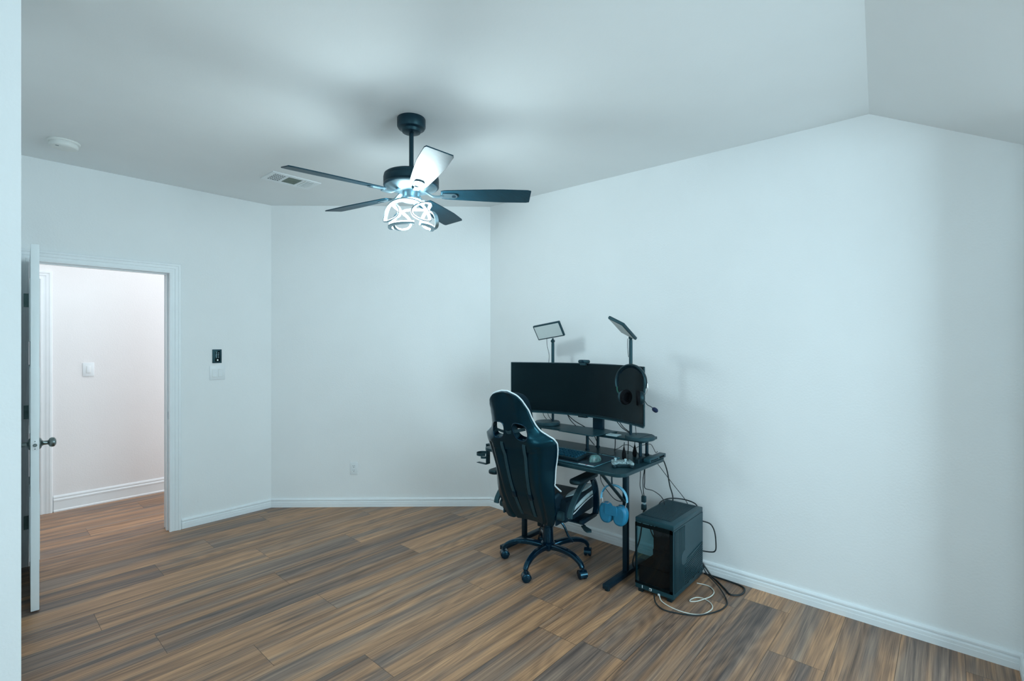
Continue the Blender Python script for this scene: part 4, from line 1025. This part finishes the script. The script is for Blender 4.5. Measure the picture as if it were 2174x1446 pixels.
# ================================================================== COMPUTER TOWER
tw = thing('computer_tower', 'dark computer tower with glass front and slatted top on the floor right of the desk', 'computer case', (2.915, 1.29, 0))
TX0, TX1, TY0, TY1, TZ0, TZ1 = 2.692, 3.138, 1.172, 1.412, 0.022, 0.446
m = MB()
m.box((TX0+0.002, TY0, TZ1-0.030), (TX1, TY1, TZ1), 0.005)                # top shell
m.box((TX0+0.004, TY0, TZ0), (TX1, TY1, TZ0+0.030), 0.003)                # floor pan
m.box((TX1-0.012, TY0+0.0006, TZ0+0.0302), (TX1, TY1-0.002, TZ1-0.0302))            # back
m.box((TX0+0.002, TY0+0.0006, TZ0+0.0302), (TX1-0.0125, TY0+0.014, TZ1-0.0302))          # right side panel
m.box((TX0+0.004, TY1-0.010, TZ0+0.0302), (TX0+0.012, TY1, TZ1-0.0302))            # corner post
body = m.build('case_shell', 'casebody', tw)
MB().box((TX0-0.0005, TY0+0.004, TZ0+0.030), (TX0+0.0035, TY1-0.002, TZ1-0.028), 0.001).build('front_glass', 'glass', tw)
MB().box((TX0+0.012, TY1-0.003, TZ0+0.030), (TX1-0.013, TY1, TZ1-0.0302), 0.0008).build('side_glass', 'glass', tw)
# dark border printed on the glass
m = MB(); x = TX0-0.0012
for a, b in (((TY0+0.004, TZ1-0.052), (TY1-0.002, TZ1-0.030)), ((TY0+0.004, TZ0+0.030), (TY1-0.002, TZ0+0.045)), ((TY0+0.004, TZ0+0.03), (TY0+0.022, TZ1-0.03)), ((TY1-0.008, TZ0+0.03), (TY1-0.002, TZ1-0.03))): m.box((x, a[0], a[1]), (x+0.0008, b[0], b[1]))
m.build('glass_border', 'screen', tw)
# inside: tray, graphics card, fans, tubes
m = MB(); m.box((TX0+0.09, TY0+0.02, TZ0+0.12), (TX1-0.03, TY0+0.045, TZ1-0.04)); cb2 = m.build('motherboard_tray', 'slot', tw)
m = MB(); m.box((TX0+0.03, TY0+0.02, TZ0+0.030), (TX1-0.02, TY1-0.012, TZ0+0.128)); m.build('power_supply_shroud', 'slot', tw)
m = MB(); m.box((TX0+0.06, TY0+0.045, TZ0+0.175), (TX1-0.06, TY1-0.085, TZ0+0.235), 0.004); m.build('graphics_card', 'slot', tw)
for i in range(2):
    f = MB(); zc = TZ0+0.20+i*0.115
    f.box((TX0+0.012, TY0+0.018, zc-0.055), (TX0+0.038, TY0+0.128, zc+0.055), 0.004); fo = f.build('case_fan', 'slot', tw)
    f = MB()
    for k in range(7):
        a = k*2*PI/7; f.sweep([(TX0+0.010, TY0+0.073+0.014*math.cos(a), zc+0.014*math.sin(a)), (TX0+0.009, TY0+0.073+0.048*math.cos(a+0.35), zc+0.048*math.sin(a+0.35))], [(-0.012, -0.001), (0.012, -0.001), (0.012, 0.001), (-0.012, 0.001)], up=(1, 0, 0.01))
    f.cyl((TX0+0.009, TY0+0.073, zc), (TX0+0.012, TY0+0.073, zc), 0.016); f.build('fan_blades', 'slot', fo)
m = MB(); m.box((TX0+0.05, TY0+0.02, TZ1-0.085), (TX1-0.10, TY1-0.105, TZ1-0.035), 0.003); m.build('radiator', 'slot', tw)
for k, (y0_, d) in enumerate(((1.345, 0.0), (1.32, 0.02), (1.365, -0.01))):
    MB().tube([(TX0+0.10+d, y0_, TZ1-0.04), (TX0+0.11, y0_-0.004, TZ1-0.11), (TX0+0.14, y0_-0.03, TZ1-0.17), (TX0+0.20, y0_-0.08, TZ1-0.19)], 0.004 if k else 0.006, 8, smooth=6).build('internal_cable', 'cable', tw)
# top grille
tg = MB()
tgd = MB().box((TX0+0.055, TY0+0.040, TZ1-0.0005), (TX1-0.02, TY1-0.010, TZ1+0.0008)).build('top_vent', 'slot', tw)
for i in range(21):
    y = TY0+0.041+i*0.0091; tg.box((TX0+0.055, y, TZ1), (TX1-0.02, y+0.0048, TZ1+0.0028))
tg.build('top_slats', 'casebody', tgd)
# right side slats: upright near the front, slanted at the bottom back
sd_ = MB(); y = TY0
sd_.box((TX0+0.018, y-0.0006, TZ0+0.03), (TX0+0.165, y+0.0005, TZ1-0.040))
sp_ = MB()
poly = [(TX0+0.165, TZ0+0.03), (TX1-0.014, TZ0+0.03), (TX1-0.014, TZ0+0.195), (TX0+0.165, TZ0+0.135)]
sp_.prism(poly, -(TY0+0.0005), -(TY0-0.0006), Matrix(((1, 0, 0, 0), (0, 0, -1, 0), (0, 1, 0, 0), (0, 0, 0, 1))))
sd_.add(sp_.v, sp_.f); sv = sd_.build('side_vent', 'slot', tw)
sl = MB()
for i in range(12):
    xx = TX0+0.020+i*0.0122; z0 = TZ0+0.03; sl.box((xx, TY0-0.003, z0), (xx+0.0065, TY0, TZ1-0.040-0.0000*i))
for i in range(-3, 12):
    z0 = TZ0+0.025+i*0.0135; xo = max(0, (TZ0+0.032-z0)/0.042*(TX1-TX0-0.18))
    a = Vector((TX0+0.166+xo, TY0-0.0015, max(z0, TZ0+0.032))); b = Vector((TX1-0.014, TY0-0.0015, z0+0.042))
    if b.z > TZ0+0.205: b = Vector((TX1-0.014, TY0-0.0015, TZ0+0.205))
    sl.sweep([a, b], [(-0.0015, -0.0034), (0.0015, -0.0034), (0.0015, 0.0034), (-0.0015, 0.0034)])
sl.build('side_slats', 'casebody', sv)
MB().cyl((TX0+0.145, TY0-0.004, TZ0+0.20), (TX0+0.145, TY0-0.0028, TZ0+0.20), 0.042, seg=32).build('round_boss', 'casebody', sv)
for (x, y) in ((TX0+0.035, TY0+0.03), (TX0+0.035, TY1-0.03), (TX1-0.035, TY0+0.03), (TX1-0.035, TY1-0.03)):
    MB().box((x-0.025, y-0.015, 0), (x+0.025, y+0.015, TZ0+0.001), 0.003).build('foot', 'plastic', tw)
m = MB(); ring_ = MB()
MB().box((TX0+0.0005, TY0+0.135, TZ0+0.008), (TX0+0.005, TY0+0.149, TZ0+0.022), 0.001).build('power_button', 'whiteprint', tw)
MB().box((TX0-0.0004, TY0+0.138, TZ0+0.011), (TX0+0.001, TY0+0.146, TZ0+0.019)).build('button_face', 'slot', tw)
MB().box((TX0+0.0005, TY0+0.192, TZ0+0.008), (TX0+0.005, TY0+0.195, TZ0+0.024), 0.0005).build('usb_port', 'whiteprint', tw)

# ================================================================== CABLES
def cable(name, label, pts, r, m='cable', sm=8, cat='cable', kids=()):
    mb = MB().tube(pts, r, 8, smooth=sm); o = mb.build(name, m, origin=pts[0]); tag(o, label, cat); return o
zf = 0.004
w = cable('charging_cable', 'white cable looping on the floor from the front of the computer tower', [(2.700, 1.262, 0.022), (2.672, 1.235, 0.008), (2.652, 1.181, zf), (2.645, 1.12, zf), (2.657, 1.059, zf), (2.690, 1.012, zf), (2.75, 0.992, zf), (2.802, 0.992, zf), (2.845, 1.019, zf), (2.865, 1.065, zf), (2.852, 1.10, zf), (2.812, 1.117, zf), (2.784, 1.113, zf), (2.809, 1.085, zf), (2.850, 1.060, 0.009), (2.913, 1.045, zf), (2.975, 1.045, zf), (3.020, 1.075, zf), (3.035, 1.110, zf), (3.024, 1.166, zf)], 0.0030, 'whitecable')
pb = MB().box((2.693, 1.255, 0.018), (2.703, 1.268, 0.030), 0.002).build('plug', 'whiteprint', w)
cable('power_cable', 'thick black cable in a wide floor loop beside the baseboard, right of the tower', [(3.160, 1.185, 0.08), (3.165, 1.13, 0.012), (3.13, 1.08, 0.006), (3.06, 1.01, 0.006), (3.015, 0.965, 0.006), (3.040, 0.925, 0.006), (3.09, 0.912, 0.006), (3.145, 0.925, 0.006), (3.168, 0.965, 0.006), (3.176, 1.035, 0.006), (3.178, 1.105, 0.006), (3.178, 1.18, 0.006)], 0.0050)
cable('data_cable', 'thin black cable curving over the floor around the front of the computer tower', [(3.150, 1.21, 0.14), (3.160, 1.165, 0.03), (3.12, 1.110, 0.013), (3.06, 1.055, 0.016), (3.00, 1.005, 0.013), (2.94, 0.962, 0.005), (2.885, 0.942, 0.005), (2.806, 0.949, 0.005), (2.724, 0.984, 0.005), (2.66, 1.03, 0.005), (2.615, 1.111, 0.005), (2.597, 1.19, 0.005), (2.63, 1.25, 0.008), (2.684, 1.285, 0.020)], 0.0038)
cable('wall_loop_cable', 'black cable bowing out from the back of the tower against the wall', [(3.140, 1.20, 0.352), (3.158, 1.165, 0.347), (3.165, 1.130, 0.335), (3.168, 1.108, 0.29), (3.168, 1.100, 0.21), (3.165, 1.105, 0.175), (3.160, 1.13, 0.163), (3.140, 1.18, 0.163)], 0.0040)
cable('monitor_cable', 'thick black cord hanging from the desk back to the tower top, left of two', [(3.05, 1.44, 0.745), (3.10, 1.425, 0.72), (3.125, 1.405, 0.64), (3.135, 1.390, 0.54), (3.135, 1.370, 0.475), (3.120, 1.36, 0.40), (3.138, 1.34, 0.35)], 0.0042)
cable('signal_cable', 'thin black cord slanting from the desk back to the tower top, right of two', [(3.05, 1.47, 0.735), (3.10, 1.45, 0.67), (3.13, 1.37, 0.56), (3.14, 1.29, 0.47), (3.145, 1.265, 0.42), (3.14, 1.26, 0.38)], 0.0022)
cable('top_cable', 'black cable lying bowed over the back of the tower top', [(2.99, 1.405, 0.435), (3.02, 1.395, 0.462), (3.09, 1.375, 0.468), (3.138, 1.32, 0.466), (3.146, 1.26, 0.462), (3.146, 1.22, 0.45), (3.146, 1.20, 0.42)], 0.0040)
# bundle behind the headphones down to the connector
cable('hanging_cable', 'black cord hanging below the desk edge beside the leg, leftmost of three', [(2.93, 1.50, 0.735), (2.93, 1.498, 0.64), (2.93, 1.500, 0.56), (2.935, 1.49, 0.515), (2.94, 1.487, 0.48)], 0.0024)
cable('hanging_cable', 'black cord hanging below the desk edge beside the leg, middle of three', [(2.93, 1.475, 0.735), (2.925, 1.468, 0.68), (2.93, 1.480, 0.60), (2.94, 1.482, 0.53), (2.945, 1.48, 0.495)], 0.0026)
cable('hanging_cable', 'black cord hanging below the desk edge, rightmost of three, bending towards the tower', [(2.93, 1.44, 0.735), (2.925, 1.462, 0.69), (2.93, 1.468, 0.60), (2.94, 1.470, 0.55), (2.97, 1.43, 0.535), (3.00, 1.39, 0.50), (3.01, 1.37, 0.455), (3.00, 1.385, 0.42)], 0.0028)
cn_ = thing('cable_connector', 'grey inline connector block on the cords beside the desk leg, above the tower', 'connector', (2.945, 1.48, 0.43))
MB().box((2.935, 1.468, 0.455), (2.957, 1.496, 0.497), 0.004).build('upper_plug', 'plasticgrey', cn_)
MB().box((2.933, 1.466, 0.405), (2.957, 1.496, 0.442), 0.004).build('lower_plug', 'plasticgrey', cn_)
MB().box((2.940, 1.472, 0.440), (2.952, 1.488, 0.456)).build('link', 'card', cn_)
cable('loop_cable', 'black cable looping down beside the left edge of the tower', [(2.945, 1.481, 0.405), (2.90, 1.47, 0.36), (2.86, 1.455, 0.32), (2.82, 1.45, 0.25), (2.79, 1.475, 0.14), (2.80, 1.48, 0.09), (2.83, 1.465, 0.07), (2.87, 1.44, 0.10)], 0.0048)
cable('ring_cable', 'thin black cable arching from the connector to the tower top', [(2.945, 1.482, 0.405), (2.955, 1.46, 0.385), (2.98, 1.435, 0.375), (3.03, 1.42, 0.37)], 0.0026)
cable('earphone_cable', 'thin black cord sagging in a loop behind the blue headphones', [(2.72, 1.64, 0.735), (2.715, 1.665, 0.66), (2.72, 1.66, 0.60), (2.73, 1.62, 0.545), (2.74, 1.58, 0.505), (2.745, 1.54, 0.497), (2.76, 1.515, 0.51)], 0.0024)
# cords between monitor and shelf and desk
for i, (a, b, lab) in enumerate((((2.955, 2.33, 0.985), (2.985, 2.31, 0.905), 'thin black cord dropping behind the monitor onto the left light base, left of two'), ((2.955, 2.285, 0.985), (2.985, 2.262, 0.905), 'thin black cord dropping from the monitor to the left light base, right of two'),
        ((2.955, 2.105, 0.985), (3.03, 2.07, 0.876), 'black cord from the monitor bottom to the shelf, steeper of the crossing pair'), ((2.955, 2.12, 0.985), (3.03, 1.99, 0.876), 'black cord from the monitor bottom to the shelf, flatter of the crossing pair'),
        ((2.955, 1.70, 0.975), (3.02, 1.62, 0.876), 'black cord from the monitor to the shelf right of the stand, left of two'), ((2.955, 1.68, 0.975), (3.025, 1.61, 0.876), 'black cord from the monitor to the shelf right of the stand, right of two'))):
    a, b = Vector(a), Vector(b); md = (a+b)/2+Vector((0, 0.006, -0.01)); cable('dangling_cable', lab, [a, md, b], 0.0022 if i < 2 else 0.0030)
cable('shelf_cord', 'black cord slanting from shelf to desk left of the middle shelf post, longer of two', [(3.035, 2.03, 0.862), (3.03, 1.96, 0.80), (3.03, 1.91, DZ+0.003)], 0.0030)
cable('shelf_cord', 'black cord slanting from shelf to desk touching the middle shelf post, shorter of two', [(3.035, 1.93, 0.862), (3.032, 1.90, 0.80), (3.03, 1.87, DZ+0.003)], 0.0030)
for i, (y, x, lab) in enumerate(((1.700, 2.96, 'black cord dropping straight from shelf to desk right of the mouse'), (1.585, 2.93, 'black cord dropping from shelf to desk between the two plugs'))):
    cable('drop_cord', lab, [(x, y, 0.860), (x, y, 0.80), (x-0.002, y+0.002, DZ+0.003)], 0.0032)
cable('curl_cable', 'thin black cord curling in arches on the desk under the shelf, left coil', [(2.99, 1.72, DZ+0.003), (2.98, 1.68, 0.775), (2.975, 1.645, 0.800), (2.97, 1.60, 0.806), (2.965, 1.56, 0.790), (2.96, 1.535, 0.765), (2.95, 1.52, DZ+0.003)], 0.0020)
cable('curl_cable', 'thin black cord arching beside the right shelf posts, right coil', [(2.94, 1.56, DZ+0.003), (2.95, 1.555, 0.785), (2.955, 1.52, 0.812), (2.965, 1.485, 0.826), (2.985, 1.455, 0.830), (3.0, 1.445, 0.81), (3.01, 1.43, 0.775), (3.015, 1.42, 0.784)], 0.0020)
# dark cable tangle and power brick behind the chair, at the left leg
pbk = thing('power_strip', 'black power strip with plugs beside the left desk leg, behind the chair', 'power strip', (2.95, 2.30, 0.17))
MB().box((2.90, 2.245, 0.10), (2.945, 2.335, 0.42), 0.006).build('housing', 'plastic', pbk)
for i in range(4):
    MB().box((2.872, 2.262+(i % 2)*0.012, 0.13+i*0.072), (2.902, 2.305+(i % 2)*0.012, 0.165+i*0.072), 0.004).build('plug', 'plastic' if i != 2 else 'copper', pbk)
MB().tube([(2.89, 2.28, 0.16), (2.85, 2.27, 0.08), (2.87, 2.30, 0.02), (2.95, 2.34, 0.006), (3.08, 2.40, 0.006)], 0.004, 8, smooth=6).build('cord', 'cable', pbk)
MB().tube([(2.89, 2.29, 0.30), (2.86, 2.25, 0.26), (2.86, 2.26, 0.15), (2.88, 2.30, 0.09)], 0.004, 8, smooth=6).build('cord', 'cable', pbk)
pba = MB().box((3.165, 2.435, 0.285), (3.2065, 2.485, 0.325), 0.004).build('power_adapter', 'whiteprint', origin=(3.2, 2.46, 0.3)); tag(pba, 'white power adapter plugged into the outlet under the desk', 'power adapter')
cable('white_cord', 'white cord curving down from the power adapter under the desk', [(3.165, 2.46, 0.295), (3.14, 2.46, 0.27), (3.13, 2.45, 0.18), (3.10, 2.43, 0.08), (3.08, 2.42, 0.006), (3.0, 2.36, 0.006)], 0.0035, 'whitecable')
# lamp cords along the poles
cable('lamp_cord', 'thin black cord hanging beside the left panel light pole', [(2.945, 2.278, 1.530), (2.95, 2.275, 1.46), (2.955, 2.262, 1.40), (2.958, 2.27, 1.31)], 0.0018)
cable('lamp_cord', 'thin black cord running down the right panel light pole', [(2.865, 1.553, 1.52), (2.862, 1.553, 1.47), (2.866, 1.549, 1.40)], 0.0018)
cable('base_cord', 'thin black cord falling from the monitor over the right light base', [(2.86, 1.50, 0.985), (2.855, 1.492, 0.94), (2.850, 1.486, 0.905)], 0.0020)
